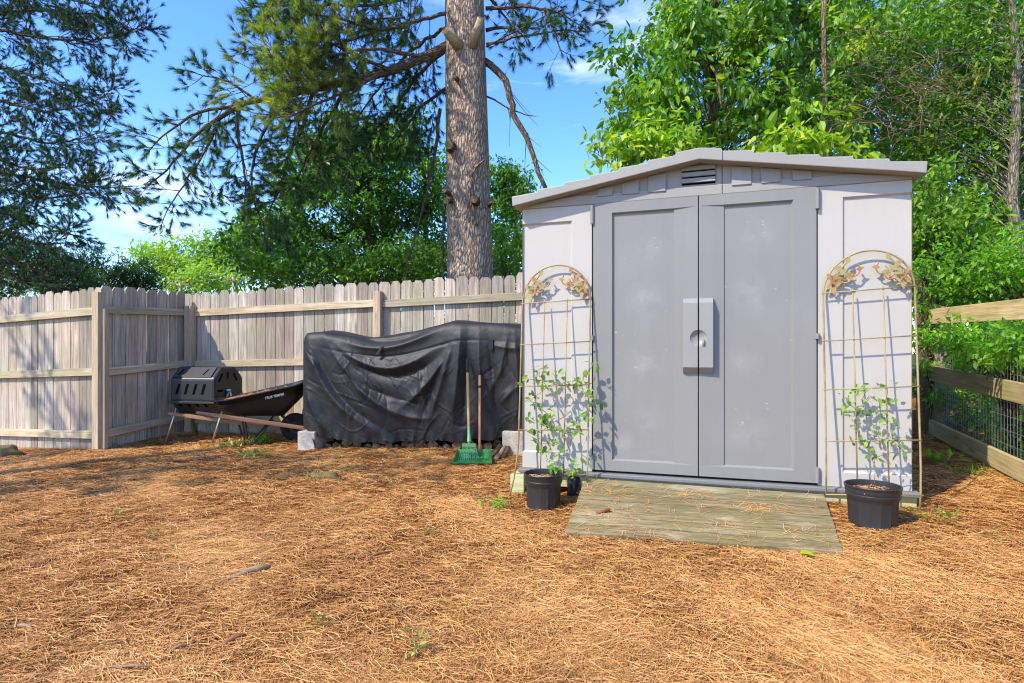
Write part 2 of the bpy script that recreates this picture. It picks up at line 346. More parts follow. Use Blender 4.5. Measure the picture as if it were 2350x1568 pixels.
L(sky.outputs[0],hsv.inputs['Color']); L(hsv.outputs[0],mx.inputs[6]); L(mul.outputs[0],mx.inputs[0]); L(mx.outputs[2],bg.inputs['Color']); L(bg.outputs[0],wo.inputs[0])
sl=bpy.data.lights.new('sun','SUN'); sl.energy=2.5; sl.angle=math.radians(.53); sl.color=(1,.925,.79)
so=bpy.data.objects.new('sun',sl); col.objects.link(so); so.rotation_euler=sd.to_track_quat('Z','Y').to_euler(); so.location=(-8,-6,12)
cam=bpy.data.cameras.new('camera'); co=bpy.data.objects.new('camera',cam); col.objects.link(co)
co.location=(0,0,H); co.rotation_euler=(math.pi/2,0,0); cam.sensor_width=36; cam.lens=36*F/2350; cam.shift_y=26/2350; cam.clip_end=2000; cam.clip_start=.05
scene.camera=co
vs=scene.view_settings; scene.display_settings.display_device='sRGB'; vs.view_transform='Standard'; vs.look='None'; vs.exposure=1.5; vs.gamma=1; vs.use_curve_mapping=False
scene.cycles.max_bounces=8; scene.cycles.transparent_max_bounces=4; scene.cycles.use_denoising=True; scene.cycles.denoiser='OPENIMAGEDENOISE'; scene.cycles.denoising_input_passes='RGB_ALBEDO_NORMAL'; scene.cycles.denoising_prefilter='NONE'; scene.cycles.filter_width=1.2

# ------------------------------------------------------------------ ground
def axis(lo,hi,st): return np.concatenate([[-220,-120,-60,-30,-15],np.arange(lo,hi,st),[15,30,60,120,220]])
xs=axis(-9,7,.06); ys=axis(-4,10,.06); X,Y=np.meshgrid(xs,ys); mb=MB(); mb.grid(np.stack([X,Y,gz(X,Y)],-1)); tag(mb.build('ground',M['ground'],smooth=True),kind='structure')

def ribbons(P,ang,Ln,Wd,tone,lift,curl,pitch):
    """flat curved needles: 2 quads each"""
    n=len(P); d=np.stack([np.cos(ang),np.sin(ang),np.zeros(n)],-1); s_=np.stack([-np.sin(ang),np.cos(ang),np.zeros(n)],-1); up=np.array([0,0,1.])
    V=[]
    for k,t in enumerate((-.5,0,.5)):
        c=P+d*(t*Ln)[:,None]+s_*(curl*(4*t*t)*Ln)[:,None]+up*(lift+pitch*t*Ln-(.03*Ln if t else 0))[:,None]
        ww=(Wd*(1. if t==0 else .7))[:,None]
        V+= [c-s_*ww/2+up*ww*.25,c+s_*ww/2-up*ww*.25]
    V=np.stack(V,1); b=np.arange(n)[:,None]*6
    f=np.concatenate([b+np.array([0,1,3,2]),b+np.array([2,3,5,4])]); return V.reshape(-1,3),f,np.repeat(tone,6)
def shed_loc(s_,off=0): return (.079+.9519*s_-.3066*off, 4.45-.3066*s_-.9519*off)
def straw():
    mb=MB(); N=430000
    # even on the picture's own scale: dense near, thinner far
    Yv=1.0/(rng.uniform(1/9.0,1/1.45,N)) if False else 1.5*(8.6/1.5)**rng.uniform(0,1,N)
    Xv=rng.uniform(-1.02,1.02,N)*Yv*.95
    # fence lines and shed footprint
    sx=(Xv-.079)*.9519-(Yv-4.45)*.3066; sy=(Xv-.079)*.3066+(Yv-4.45)*.9519
    keep=~((sx>-.02)&(sx<2.56)&(sy>.12)&(sy<1.9))
    keep&=Yv<7.72-.235*(Xv+4.21); lf=7.27-.4*(Xv+6.3); keep&=~((Xv<-4.6)&(Yv>lf-.03)); keep&=Xv<4.0+.36*(Yv-5.7)+.8
    Xv=Xv[keep]; Yv=Yv[keep]; n=len(Xv)
    fl=np.sin(1.7*Xv+2.1*Yv)+np.sin(2.9*Xv-1.3*Yv+1)+np.sin(5*Xv+4*Yv)
    ang=np.where(rng.random(n)<.35,fl*.9+rng.normal(0,.5,n),rng.uniform(0,math.pi*2,n))
    Ln=rng.uniform(.05,.14,n); Wd=rng.uniform(.0012,.0025,n)*(.75+.13*Yv)
    clump=.5+.5*np.sin(3.1*Xv+1.2)*np.sin(2.6*Yv+.4)+.25*np.sin(9*Xv+7*Yv)
    tone=np.clip(rng.beta(2.2,2.2,n)*.85+.1*clump,0,1)
    lift=rng.uniform(.001,.020,n)+.010*np.clip(clump,0,1)*rng.random(n)
    P=np.stack([Xv,Yv,gz(Xv,Yv)],-1)
    mb.raw(*(lambda a:(a[0],a[1],None,a[2]))(ribbons(P,ang,Ln,Wd,tone,lift,rng.normal(0,.09,n),rng.normal(0,.10,n))))
    o=mb.build('pine_straw',M['straw'],recalc=False); tag(o,'fallen orange brown pine needles covering the yard','pine straw',kind='stuff')
straw()

# ------------------------------------------------------------------ fences
def picket_run(mb,A,B,zt0,zt1,zb0,zb1,side,off):
    """pickets from A to B (plan), dog-eared tops, on the far side of the rails"""
    A=np.array(A,float);B=np.array(B,float);L=np.linalg.norm(B-A);d=(B-A)/L; n=int(round(L/.1415)); pitch=L/n
    ed=np.concatenate([[0],np.cumsum([random.uniform(.88,1.12) for _ in range(n)])]); ed=ed/ed[-1]
    for i in range(n):
        a=ed[i]+.02/n; b=ed[i+1]-random.uniform(.03,.06)/n
        pa=A+d*L*a+side*(off+random.uniform(0,.005)); pb=A+d*L*b+side*(off+random.uniform(0,.005)); m=(a+b)/2
        zt=zt0+(zt1-zt0)*m+random.uniform(-.018,.016); zb=zb0+(zb1-zb0)*m-.03; e=.028
        q=lambda t,z: np.array([*(pa+(pb-pa)*t),z]); tl=random.uniform(-.006,.006); ww=np.linalg.norm(pb-pa)
        pts=[q(0,zb),q(1,zb),q(1,zt-.04+tl),q(1-e/ww,zt+tl*.5),q(e/ww,zt-tl*.5),q(0,zt-.04-tl)]
        o=random.uniform(0,60); o2=random.uniform(0,60); uv=[(o,o2),(o+ww,o2),(o+ww,o2+zt-zb-.04),(o+ww-e,o2+zt-zb),(o+e,o2+zt-zb),(o,o2+zt-zb-.04)]
        mb.prism(pts,np.array([*(side*.016),0]),random.random(),uv)
def rails(A,B,zt0,zt1,drops,parent,side,seg=None,t=.038,h=.088,mat='rail'):
    for k,dr in enumerate(drops):
        mb=MB(); mb.beam((*A,zt0-dr[0]),(*B,zt1-dr[1]),h,t,(0,0,1)); mb.build('rail',M[mat],parent,bevel=.003)
def post_(mb,c,z0,z1,dirv,w=.089,tilt=(0,0),slant=0.):
    c=np.array(c,float); d=np.array([*nrm(dirv),0])
    mb.beam((*c,z0),(c[0]+tilt[0],c[1]+tilt[1],z1),w,w,d)
FB=lambda x: 7.74-.235*(x+4.21)                       # plan line of the back fence
# back fence
A=np.array([-4.34,FB(-4.34)]);B=np.array([3.66,FB(3.66)]); d=nrm(B-A); sideb=np.array([-d[1],d[0]]); sideb=sideb if sideb[1]>0 else -sideb
zt=lambda x: 1.88+.0268*(x+4.21); zb=lambda x: .04+.03*(x+4.21)
bf=thing('picket_fence','long weathered dog-eared picket fence running behind the black cover and the shed','fence',(0.,FB(0.),g1(0,FB(0.))))
mb=MB(); picket_run(mb,A,B,zt(A[0]),zt(B[0]),zb(A[0]),zb(B[0]),sideb,0.0); mb.build('picket_panel',M['picket'],bf)
px_=[-4.25,-1.60,.85,3.2]
rl=-sideb*.022
for i,(xa,xb) in enumerate(((-4.16,-1.66),(-1.55,.80),(.90,3.15))):
    pa=np.array([xa,FB(xa)])+rl; pb=np.array([xb,FB(xb)])+rl
    rails(pa,pb,zt(xa),zt(xb),((.27,.26),(.94,.95),(1.66,1.68)),bf,sideb)
for x in px_[1:]:
    mb=MB(); post_(mb,np.array([x,FB(x)])-sideb*.048,zb(x)-.1,zt(x)-.12,d); mb.build('post',M['post'],bf,bevel=.004)
# left fence
A2=np.array([-9.6,8.59]);B2=np.array([-4.60,6.60]); d2=nrm(B2-A2); s2=np.array([-d2[1],d2[0]]); s2=s2 if s2[1]>0 else -s2
def zz(x,a,b): return a+(b-a)*(x+6.3)/(1.70)
lf=thing('picket_fence','dappled picket fence panel with three rails, left of the tall gate post','fence',(-6.0,7.16,g1(-6,7.16)))
zt2=lambda x: 1.77+(1.83-1.77)*(x+6.3)/1.7; zb2=lambda x: -.07+.06*(x+6.3)/1.7
mb=MB(); picket_run(mb,A2,B2,zt2(A2[0]),zt2(B2[0]),zb2(A2[0]),zb2(B2[0]),s2,0); mb.build('picket_panel',M['picket'],lf)
pa=A2-s2*.022; pb=B2-s2*.022-d2*.05
rails(pa,pb,zt2(A2[0]),zt2(B2[0]),((.27,.27),(.96,.95),(1.66,1.66)),lf,s2)
mb=MB(); post_(mb,B2-s2*.03-d2*.0,-.1,1.765,d2,.10); mb.build('post',M['post'],lf,bevel=.004,loc=None)
# gate
G0=np.array([-4.572,6.54]);G1=np.array([-4.27,7.70]); dg=nrm(G1-G0); sg=np.array([-dg[1],dg[0]]); sg=sg if sg[0]<0 else -sg
gt=thing('picket_gate','narrow picket gate panel between the tall post and the corner post','gate',(-4.41,7.18,g1(-4.41,7.18)))
mb=MB(); picket_run(mb,G0,G1,1.85,1.885,.05,.10,sg,.0); mb.build('picket_panel',M['picket'],gt)
rails(G0-sg*.022+dg*.06,G1-sg*.022,1.85,1.88,((.275,.26),(.97,.93),(1.66,1.61)),gt,sg)
mb=MB(); mb.beam((*(G0-sg*.024+dg*.03),.02),(*(G0-sg*.024+dg*.03),1.58),.05,.045,(dg[0],dg[1],0)); mb.build('stile',M['post'],gt,bevel=.003)
mb=MB(); post_(mb,np.array([-4.19,7.66]),-.05,1.70,(1,-.235),.10); tag(mb.build('fence_post',M['post'],loc=(-4.19,7.66,.04),bevel=.004),'square corner post between the gate and the back fence, behind the tumbler','post')

# right rail fence with wire
R0=np.array([4.02,5.62]);R1=np.array([2.88,2.45]); dr=nrm(R1-R0); sr=np.array([-dr[1],dr[0]]); sr=sr if sr[0]>0 else -sr   # outward = right
rf=thing('rail_fence','low three-rail fence of yellowish boards backed with wire mesh, right of the shed','fence',(3.6,4.5,g1(3.6,4.5)))
def rz_(t): return .27+(.145-.27)*t   # ground height along the run
for k,zc in enumerate((1.165,.63,.115)):
    mb=MB(); a=R0-sr*.02; b=R1-sr*.02
    mb.beam((*a,rz_(0)+zc+(0 if k else 0)),(*b,rz_(1)+zc-(0.02 if k else -.02)),.14,.03,(0,0,1)); mb.build('rail',M['yellow_rail'],rf,bevel=.004)
for t in (.0,.80,1.0):
    c=R0+(R1-R0)*t+sr*.05; mb=MB(); post_(mb,c,rz_(t)-.1,rz_(t)+1.26,dr,.10); mb.build('post',M['post'],rf,bevel=.004)
mb=MB(); Lr=np.linalg.norm(R1-R0); off=sr*.004
nv=int(Lr/.05)
for i in range(nv+1):
    t=i/nv; c=R0+(R1-R0)*t+off; mb.tube([(*c,rz_(t)+.01),(*c,rz_(t)+1.18)],.0013,4,cap=False)
for h_ in np.arange(.03,1.2,.10):
    mb.tube([(*(R0+off),rz_(0)+h_),(*(R1+off),rz_(1)+h_)],.0013,4,cap=False)
mb.build('wire_mesh',M['wire'],rf)
mb=MB(); post_(mb,np.array([4.12,5.86]),.1,1.90,(1,-.235),.12); tag(mb.build('fence_post',M['shaded_post'],loc=(4.12,5.86,.28),bevel=.004),'tall brown end post in the leaves between the shed and the rail fence','post')

# ------------------------------------------------------------------ shed
SRZ=math.atan2(-.3066,.9519); SL=(.079,4.45,.226)
shed=thing('storage_shed','pale grey plastic garden shed with dark grey double doors','shed',SL,SRZ)
def L3(x,y,z): return (x,y,z)      # shed frame: x along the front, y into the shed, z up
def panel(mb,x0,x1,z0,z1,ix0,ix1,iz0,iz1,dep,bev,y0=0.,T=.05,tone=.5):
    """slab with one recessed field (bevelled); an inner edge equal to the outer edge leaves the field open on that side"""
    b=lambda e,o: 0 if abs(e-o)<1e-6 else bev
    o=[(x0,z0),(x1,z0),(x1,z1),(x0,z1)]; i=[(ix0,iz0),(ix1,iz0),(ix1,iz1),(ix0,iz1)]
    j=[(ix0+b(ix0,x0),iz0+b(iz0,z0)),(ix1-b(ix1,x1),iz0+b(iz0,z0)),(ix1-b(ix1,x1),iz1-b(iz1,z1)),(ix0+b(ix0,x0),iz1-b(iz1,z1))]
    V=[(x,y0,z) for x,z in o]+[(x,y0,z) for x,z in i]+[(x,y0+dep,z) for x,z in j]+[(x,y0+T,z) for x,z in o]
    f=[(8,9,10,11)]
    for a in range(4):
        c=(a+1)%4; f+=[(a,c,4+c,4+a),(4+a,4+c,8+c,8+a)]
    f+=[(12,15,14,13)]+[(a,12+a,12+(a+1)%4,(a+1)%4) for a in range(4)]
    good=[]
    V=np.array(V)
    for q in f:
        p=V[list(q)]; ar=.5*np.linalg.norm(np.cross(p[2]-p[0],p[3]-p[1]))
        if ar>1e-7: good.append(q)
    mb.raw(V,good,None,tone)
WT=1.945
kw=dict(parent=shed,world=False)
mb=MB(); panel(mb,0,.528,.0,WT,.0,.382,.116,1.838,.016,.012); mb.build('front_wall',M['shed_light'],**kw)
mb=MB(); panel(mb,2.011,2.54,.0,WT,2.155,2.54,.092,1.868,.016,.012); mb.build('front_wall',M['shed_light'],**kw)
mb=MB(); mb.box((0,.05,0),(.05,1.76,WT-.02)); mb.build('side_wall',M['shed_light'],**kw)
mb=MB(); mb.box((2.49,.05,0),(2.54,1.76,WT-.02)); mb.build('side_wall',M['shed_light'],**kw)
mb=MB(); mb.box((.05,1.71,0),(2.49,1.76,WT)); mb.build('back_wall',M['shed_light'],**kw)
# doors
def door(x0,x1,mirror,label):
    mb=MB(); z0,z1=.016,1.945; yo=-.012; dep=.02; bv=.012
    def mx_(x): return x if not mirror else (x0+x1)-x
    a,c=.136,.567; wd=x1-x0; tz0,tz1=.09,1.872
    X=lambda u: x0+u if not mirror else x1-u
    V=[];f=[]
    def v(u,y,z): V.append((X(u),y,z)); return len(V)-1
    o=[v(0,yo,z0),v(wd,yo,z0),v(wd,yo,z1),v(0,yo,z1)]
    i=[v(a,yo,tz0),v(c,yo,tz0),v(wd-.006,yo,tz0-.004),v(wd-.006,yo,tz1+.004),v(c,yo,tz1),v(a,yo,tz1)]
    j=[v(a+bv,yo+dep,tz0+bv),v(c-.006,yo+dep,tz0+bv),v(c-.006,yo+dep,tz1-bv),v(a+bv,yo+dep,tz1-bv)]; k2=[v(c,yo+dep*.5,tz0+bv*.5),v(c,yo+dep*.5,tz1-bv*.5)]
    f=[(o[0],o[1],i[2],i[1],i[0]),(o[1],o[2],i[3],i[2]),(o[2],o[3],i[5],i[4],i[3]),(o[3],o[0],i[0],i[5])]
    f2=[tuple(j),(j[1],k2[0],k2[1],j[2]),(k2[0],i[2],i[3],k2[1])]
    tri=[(i[1],i[2],k2[0]),(i[1],k2[0],j[1]),(i[4],k2[1],i[3]),(i[4],j[2],k2[1])]
    q=[(i[0],i[1],j[1],j[0]),(i[5],i[0],j[0],j[3]),(i[4],i[5],j[3],j[2])]
    bk=[v(0,.035,z0),v(wd,.035,z0),v(wd,.035,z1),v(0,.035,z1)]
    sd_=[(o[k],o[(k+1)%4],bk[(k+1)%4],bk[k]) for k in range(4)]+[tuple(bk[::-1])]
    groups={}
    for fc in f+f2+tri+q+sd_: groups.setdefault(len(fc),[]).append(fc)
    V=np.array(V)
    base=mb.n; mb.raw(V,np.array(groups[4]))
    for kk in (3,5): mb.raw(V,np.array(groups[kk]))
    dr_=mb.build('door',M['shed_grey'],smooth=False,**kw)
    # handle half: bevelled block with a round thumb dent across the meeting line
    hx0,hx1=(1.168,1.2645) if not mirror else (1.2735,1.364)
    us=np.linspace(hx0,hx1,22); zs=np.concatenate([[.722,.724],np.linspace(.765,1.205,70),[1.238,1.24]]); UU,ZZ=np.meshgrid(us,zs)
    yy=np.interp(ZZ,[.722,.724,.765,1.205,1.238,1.24],[.0,-.018,-.058,-.058,-.026,.0]); r=np.hypot(UU-1.269,(ZZ-.965)*1.0)/.055
    yy=yy+.026*np.clip(1-r**2,0,1)**.8*((1.0) if True else 0)
    P=np.stack([UU,yy,ZZ],-1); mb=MB(); mb.grid(P)
    for sl_ in (P[:,0],P[:,-1]):
        bk_=sl_.copy(); bk_[:,1]=.012; mb.grid(np.stack([sl_,bk_],1))
    h_=mb.build('handle',M['shed_handle'],dr_,world=False)
    return dr_
dl=door(.54,1.2655,False,'left'); dr2=door(1.2725,2.001,True,'right')
mb=MB(); mb.box((1.2655,.012,.02),(1.2725,.03,1.94)); mb.box((.528,.02,.02),(.54,.03,1.94)); mb.box((2.001,.02,.02),(2.011,.03,1.94)); mb.build('door_gap_shade',M['dark'],**kw)  # black strips beside and between the doors stand in for the shade there
mb=MB(); mb.tube([(1.30,-.042,.955),(1.302,-.06,.95),(1.303,-.06,.92),(1.302,-.05,.905)],[.006,.009,.010,.006],10); mb.build('latch',M['shed_grey'],dr2,world=False,smooth=True)
for dobj,x in ((dl,.534),(dr2,2.006)):
    for z_a,z_b in ((1.80,1.935),(.955,.99),(.02,.12)):
        mb=MB(); mb.tube([(x,-.016,z_a),(x,-.016,z_b)],.014,12); mb.build('hinge',M['shed_grey'],dobj,world=False,smooth=False)
# gable: band + siding + boards + vent
mb=MB(); nseg=1
def tri_top(x): return 2.172-(abs(x-1.27)/1.32)*(.216)
pts=[(0.0,.006,WT),(2.54,.006,WT),(2.54,.006,tri_top(2.54)),(1.27,.006,tri_top(1.27)),(0.,.006,tri_top(0))]
mb.prism(pts,(0,.05,0)); gb=mb.build('gable',M['shed_roof'],**kw)
mb=MB()
prof=[(0,.0,WT),(2.54,0,WT),(2.54,0,min(2.012,tri_top(2.54))),(2.20,0,2.012),(.34,0,2.012),(0,0,min(2.012,tri_top(0)))]
mb.prism([(x,-.010,z+(.001 if z==WT else 0)) for x,y,z in prof],(0,.0145,0)); mb.build('gable_band',M['shed_roof'],gb,world=False,bevel=.004)
for a,b in ((.57,.682),(.747,.866),(.93,1.051),(1.483,1.608),(1.669,1.79),(1.858,1.975)):
    mb=MB(); mb.prism([(a,-.020,1.995),(b,-.020,1.995),(b,-.008,tri_top(b)-.005),(a,-.008,tri_top(a)-.005)],(0,.0125,0))
    mb.build('gable_board',M['shed_roof'],gb,world=False,bevel=.004)
mb=MB(); mb.box((1.16,.0,2.028),(1.38,.0045,2.152)); vt=mb.build('vent',M['dark'],gb,world=False)  # black sheet: the shade between the slats is painted in
for k in range(3):
    mb=MB(); z=2.040+k*.042; mb.prism([(1.158,-.018,z),(1.158,-.006,z+.033),(1.158,.003,z+.033),(1.158,.003,z)],(.222,0,0)); mb.build('vent_slat',M['shed_roof'],vt,world=False,bevel=.002)
# roof: stepped shingle profile on each side
def roof_profile():
    top=[]; n=6; xs_=[-.052]+[.147,.347,.534,.733,.931,1.12]
    z=2.026; rise=[.019,.017,.017,.018,.017,.016]; 
    top.append((-.052,2.024))
    for k in range(6):
        z+=.006*0; x=xs_[k+1]; zr=2.026+(k+1)*.0335-.017
        top += [(x-.004,zr),(x+.006,zr+.019)]
    top.append((1.275,2.247))
    return top
tp=roof_profile(); rt=[(2.54-x,z) for x,z in tp[::-1]]
full=tp+rt[1:]
for nm,pf in (('roof',full),):
    y0,y1=-.105,1.86; P=np.array([[(x,y0,z) for x,z in pf],[(x,y1,z) for x,z in pf]]); mb=MB(); mb.grid(P)
    bot=[(x,tri_top(x)-.002) if 0<=x<=2.54 else (x,1.955) for x,z in pf]; bot[0]=(-.046,1.952); bot[-1]=(2.586,1.952)
    Q=np.array([[(x,y0,z) for x,z in bot],[(x,y1,z) for x,z in bot]]); mb.grid(Q)
    for yk in (0,1): mb.grid(np.stack([P[yk],Q[yk]],0))
    for e in (0,-1): mb.grid(np.stack([P[:,e],Q[:,e]],0))
    ro=mb.build('roof',M['shed_roof'],bevel=.005,**kw)
for lo_,hi_ in (((1.4215,-.1068,2.148),(1.4245,-.1035,2.226)),((1.4215,-.0125,1.948),(1.4245,-.0095,2.01)),((1.4215,.0025,2.014),(1.4245,.0065,2.14))):
    mb=MB(); mb.box(lo_,hi_); mb.build('roof_seam',M['dark'],ro,world=False)
# floor rim under the walls
mb=MB(); mb.box((-.02,-.055,-.03),(2.58,1.78,-.002)); mb.build('floor_rim',M['grey_sill'],bevel=.006,**kw)
# timber base the shed stands on
SB=thing('timber_base','greenish treated timber frame the shed stands on','base',(1.3,4.05,.09),0)
def sw(x,y,z): return (.079+.9519*x+.3066*y, 4.45-.3066*x+.9519*y, z)
def swbeam(mb,x0,y0,z0,x1,y1,z1,w_,t,tone=None): mb.beam(sw(x0,y0,z0),sw(x1,y1,z1),w_,t,(0,0,1),None,tone)
mb=MB(); swbeam(mb,-.06,.0,.148,2.56,.0,.148,.09,.04,.6); mb.build('joist',M['sill'],SB,bevel=.004)
mb=MB(); swbeam(mb,-.06,1.6,.148,2.56,1.6,.148,.09,.04,.6); mb.build('joist',M['sill'],SB,bevel=.004)
for x in (-.02,.85,1.7,2.5):
    mb=MB(); gx=sw(x,.1,0); swbeam(mb,x,.035,.148,x,1.57,.148,.09,.04,.5); mb.build('joist',M['sill'],SB,bevel=.004)
mb=MB(); swbeam(mb,-.075,-.045,.05,.03,-.045,.05,.26,.04,.8); swbeam(mb,-.1,-.06,-.03,.16,-.06,-.03,.03,.12,.7); mb.build('block',M['sill'],SB,bevel=.004)
mb=MB(); swbeam(mb,2.42,.015,.09,2.535,.015,.09,.025,.07,.8); swbeam(mb,2.30,.05,.075,2.55,.05,.075,.05,.2,.8); mb.build('block',M['sill'],SB,bevel=.004)
mb=MB(); swbeam(mb,.78,.1,.03,1.0,.1,.03,.14,.2,.3); mb.build('block',M['concrete'],SB,bevel=.006)
# a dark jar and a stone under the shed edge beside the ramp
mb=MB(); c=sw(.40,-.02,0); mb.lathe([(0.001,-.03),(.045,-.03),(.05,0),(.05,.10),(.042,.12),(.042,.13),(.001,.13)],20,(c[0],c[1],g1(c[0],c[1])+.015)); tag(mb.build('jar',M['black_plastic'],loc=(c[0],c[1],g1(c[0],c[1])),smooth=True),'small dark jar tucked under the shed edge beside the ramp','jar')
def rock(name,c,r,mat,label,cat,sq=.6,seed=1,parent=None):
    import bmesh
    bm=bmesh.new(); bmesh.ops.create_icosphere(bm,subdivisions=3,radius=1); rr=np.random.default_rng(seed); ph=rr.uniform(0,6,(6,4))
    for v in bm.verts:
        p=np.array(v.co); k=1+sum(.09*math.sin(a[0]*1.3*p[0]+a[1]*p[1]+a[2]*p[2]*1.2+a[3]) for a in ph); v.co=Vector((p[0]*r[0]*k,p[1]*r[1]*k,p[2]*r[2]*k))
    me=bpy.data.meshes.new(name); bm.to_mesh(me); bm.free(); me.materials.append(mat); me.attributes.new('tone','FLOAT','POINT')
    for p in me.polygons: p.use_smooth=True
    o=bpy.data.objects.new(name,me); col.objects.link(o); o.location=c; return tag(o,label,cat)
c=sw(.50,-.02,0); rock('stone',(c[0],c[1],g1(c[0],c[1])+.02),(.05,.04,.035),M['concrete'],'grey stone lying under the upper left corner of the ramp','stone',seed=4)

# ramp: seven planks from the sill to the ground
rtl=np.array(sw(.50,-.075,.193)); rtr=np.array(sw(2.03,-.075,.188))
rbl=np.array([.315,3.49,g1(.315,3.49)+.03]); rbr=np.array([1.68,2.985,g1(1.68,2.985)+.022])
ramp=thing('ramp','greenish weathered plank ramp leading up to the shed doors','ramp',tuple((rbl+rbr)/2-np.array([0,0,.02])))
NP=7
for k in range(NP):
    a,b=(k+.036)/NP,(k+.964)/NP; mb=MB()
    q=lambda s_,t: rtl*(1-s_)*(1-t)+rtr*s_*(1-t)+rbl*(1-s_)*t+rbr*s_*t
    nn=nrm(np.cross(rtr-rtl,rbl-rtl)); nn=nn if nn[2]>0 else -nn
    top=[q(-.004*random.random(),a),q(1+.004*random.random(),a),q(1+.004*random.random(),b),q(-.004*random.random(),b)]
    o=random.uniform(0,50); wdt=np.linalg.norm(top[3]-top[0]); ln=np.linalg.norm(top[1]-top[0])
    mb.prism([p+nn*random.uniform(0,.003) for p in top],-nn*.040,random.uniform(.1,.95),[(o,o),(o,o+ln),(o+wdt,o+ln),(o+wdt,o)]); mb.build('plank',M['ramp'],ramp,bevel=.004)
for s_ in (.06,.5,.94):
    mb=MB(); mb.beam(q(s_,.05)-nn*.072,q(s_,.90)-nn*.062,.06,.04,nn); mb.build('bearer',M['sill'],ramp)
def on_ramp(s_,t): return q(s_,t)+nn*.003
# bits on the ramp
p=on_ramp(.13,.66); v=nrm(rtr-rtl)*.05+np.array([.0,0.02,.012]); mb=MB(); mb.tube([p-v*.9+nn*.011,p+nn*.012,p+v*.9+nn*.011],[.008,.011,.009],8); tag(mb.build('bark_piece',M['stick'],loc=tuple(p),smooth=True),'reddish brown bark stick lying on the ramp planks','stick')
# needles scattered on the ramp
n_=430; mb=MB(); S=rng.uniform(.0,1,n_); T=np.clip(rng.beta(1.2,.9,n_),0,.99); sel=rng.random(n_)<.45; cs=rng.uniform(0,1,(9,2)); ci=rng.integers(0,9,n_); S=np.where(sel,np.clip(cs[ci,0]+rng.normal(0,.05,n_),0.02,.98),S); T=np.where(sel,np.clip(cs[ci,1]+rng.normal(0,.05,n_),.02,.99),T)
P=np.array([on_ramp(a,b) for a,b in zip(S,T)]); sl_=(rbl-rtl)/np.linalg.norm((rbl-rtl)[:2])
V,f,tn=ribbons(P,rng.uniform(0,6.28,n_),rng.uniform(.05,.13,n_),rng.uniform(.0016,.003,n_),rng.beta(2,2,n_),np.full(n_,.003),rng.normal(0,.14,n_),np.zeros(n_))
# keep them lying in the ramp's own plane
Pr=np.repeat(P,6,axis=0); d_=((V-Pr)@nn); V=V+nn*(np.clip(d_,.004,.009)-d_)[:,None]
mb.raw(V,f,None,tn); tag(mb.build('needle_litter',M['straw'],recalc=False),'loose pine needles scattered over the ramp','pine needles',kind='stuff')

# ------------------------------------------------------------------ leaves
def leaf_arrays(P,D,N,Ln,Wr,fold=.12,drop=.16):
    n=len(P); D=nrm(D); S=nrm(np.cross(D,N)); N=np.cross(S,D); L=np.broadcast_to(np.asarray(Ln,float),(n,))[:,None]; W=L*np.broadcast_to(np.asarray(Wr,float),(n,))[:,None]
    V=np.stack([P, P+D*L*.3+S*W*.42+N*L*.02, P+D*L*.66+S*W*.36-N*L*drop*.35, P+D*L-N*L*drop, P+D*L*.66-S*W*.36-N*L*drop*.35, P+D*L*.3-S*W*.42+N*L*.02, P+D*L*.5-N*W*fold*.9-N*L*drop*.15],1)
    b=np.arange(n)[:,None]*7; f=np.concatenate([b+np.array([0,1,2,3,6]),b+np.array([0,6,3,4,5])]); return V.reshape(-1,3),f
def add_leaves(mb,P,D,N,Ln,Wr,tone,**k):
    V,f=leaf_arrays(P,D,N,Ln,Wr,**k); mb.raw(V,f,None,np.repeat(tone,7))
def unit(n): return nrm(rng.normal(0,1,(n,3)))
def clump_leaves(mb,centres,sig,per,L,Wr=.5,droop=.35,tb=.5,tv=.22,out=.6,upn=1.0):
    """leaves on little sprays round each centre"""
    C=np.asarray(centres,float); n=len(C)*per; k=np.repeat(np.arange(len(C)),per)
    spr=6; sdir=unit(len(C)*spr).reshape(len(C),spr,3); sdir[...,2]=sdir[...,2]*.7+.05
    j=rng.integers(0,spr,n); t=rng.uniform(.15,1,n); sg=np.broadcast_to(np.asarray(sig,float),(len(C),))[k]
    d=sdir[k,j]; P=C[k]+d*(t*sg*1.7)[:,None]+rng.normal(0,1,(n,3))*(sg*.22)[:,None]
    D=d*out+unit(n)*.75; D[:,2]-=droop; N=unit(n)*.75; N[:,2]+=upn
    tc_=rng.normal(tb,tv*.7,len(C)); tone=np.clip(tc_[k]+rng.normal(0,tv*.7,n),0,1)
    add_leaves(mb,P,D,N,L*rng.uniform(.65,1.2,n),Wr*rng.uniform(.85,1.15,n),tone)
def bez(a,b,c,n=6):
    t=np.linspace(0,1,n)[:,None]; return (1-t)**2*np.asarray(a)+2*t*(1-t)*np.asarray(b)+t*t*np.asarray(c)
def wiggle(p,a):
    p=np.array(p,float); p[1:-1]+=rng.normal(0,a,(len(p)-2,3)); return p
def inside(blobs,n,shell=.5):
    wts=np.array([b[2] if len(b)>2 else np.prod(b[1])**.66 for b in blobs],float); wts/=wts.sum(); k=rng.choice(len(blobs),n,p=wts)
    c=np.array([b[0] for b in blobs])[k]; r=np.array([b[1] for b in blobs])[k]
    return c+unit(n)*r*(rng.uniform(shell,1,n)[:,None])
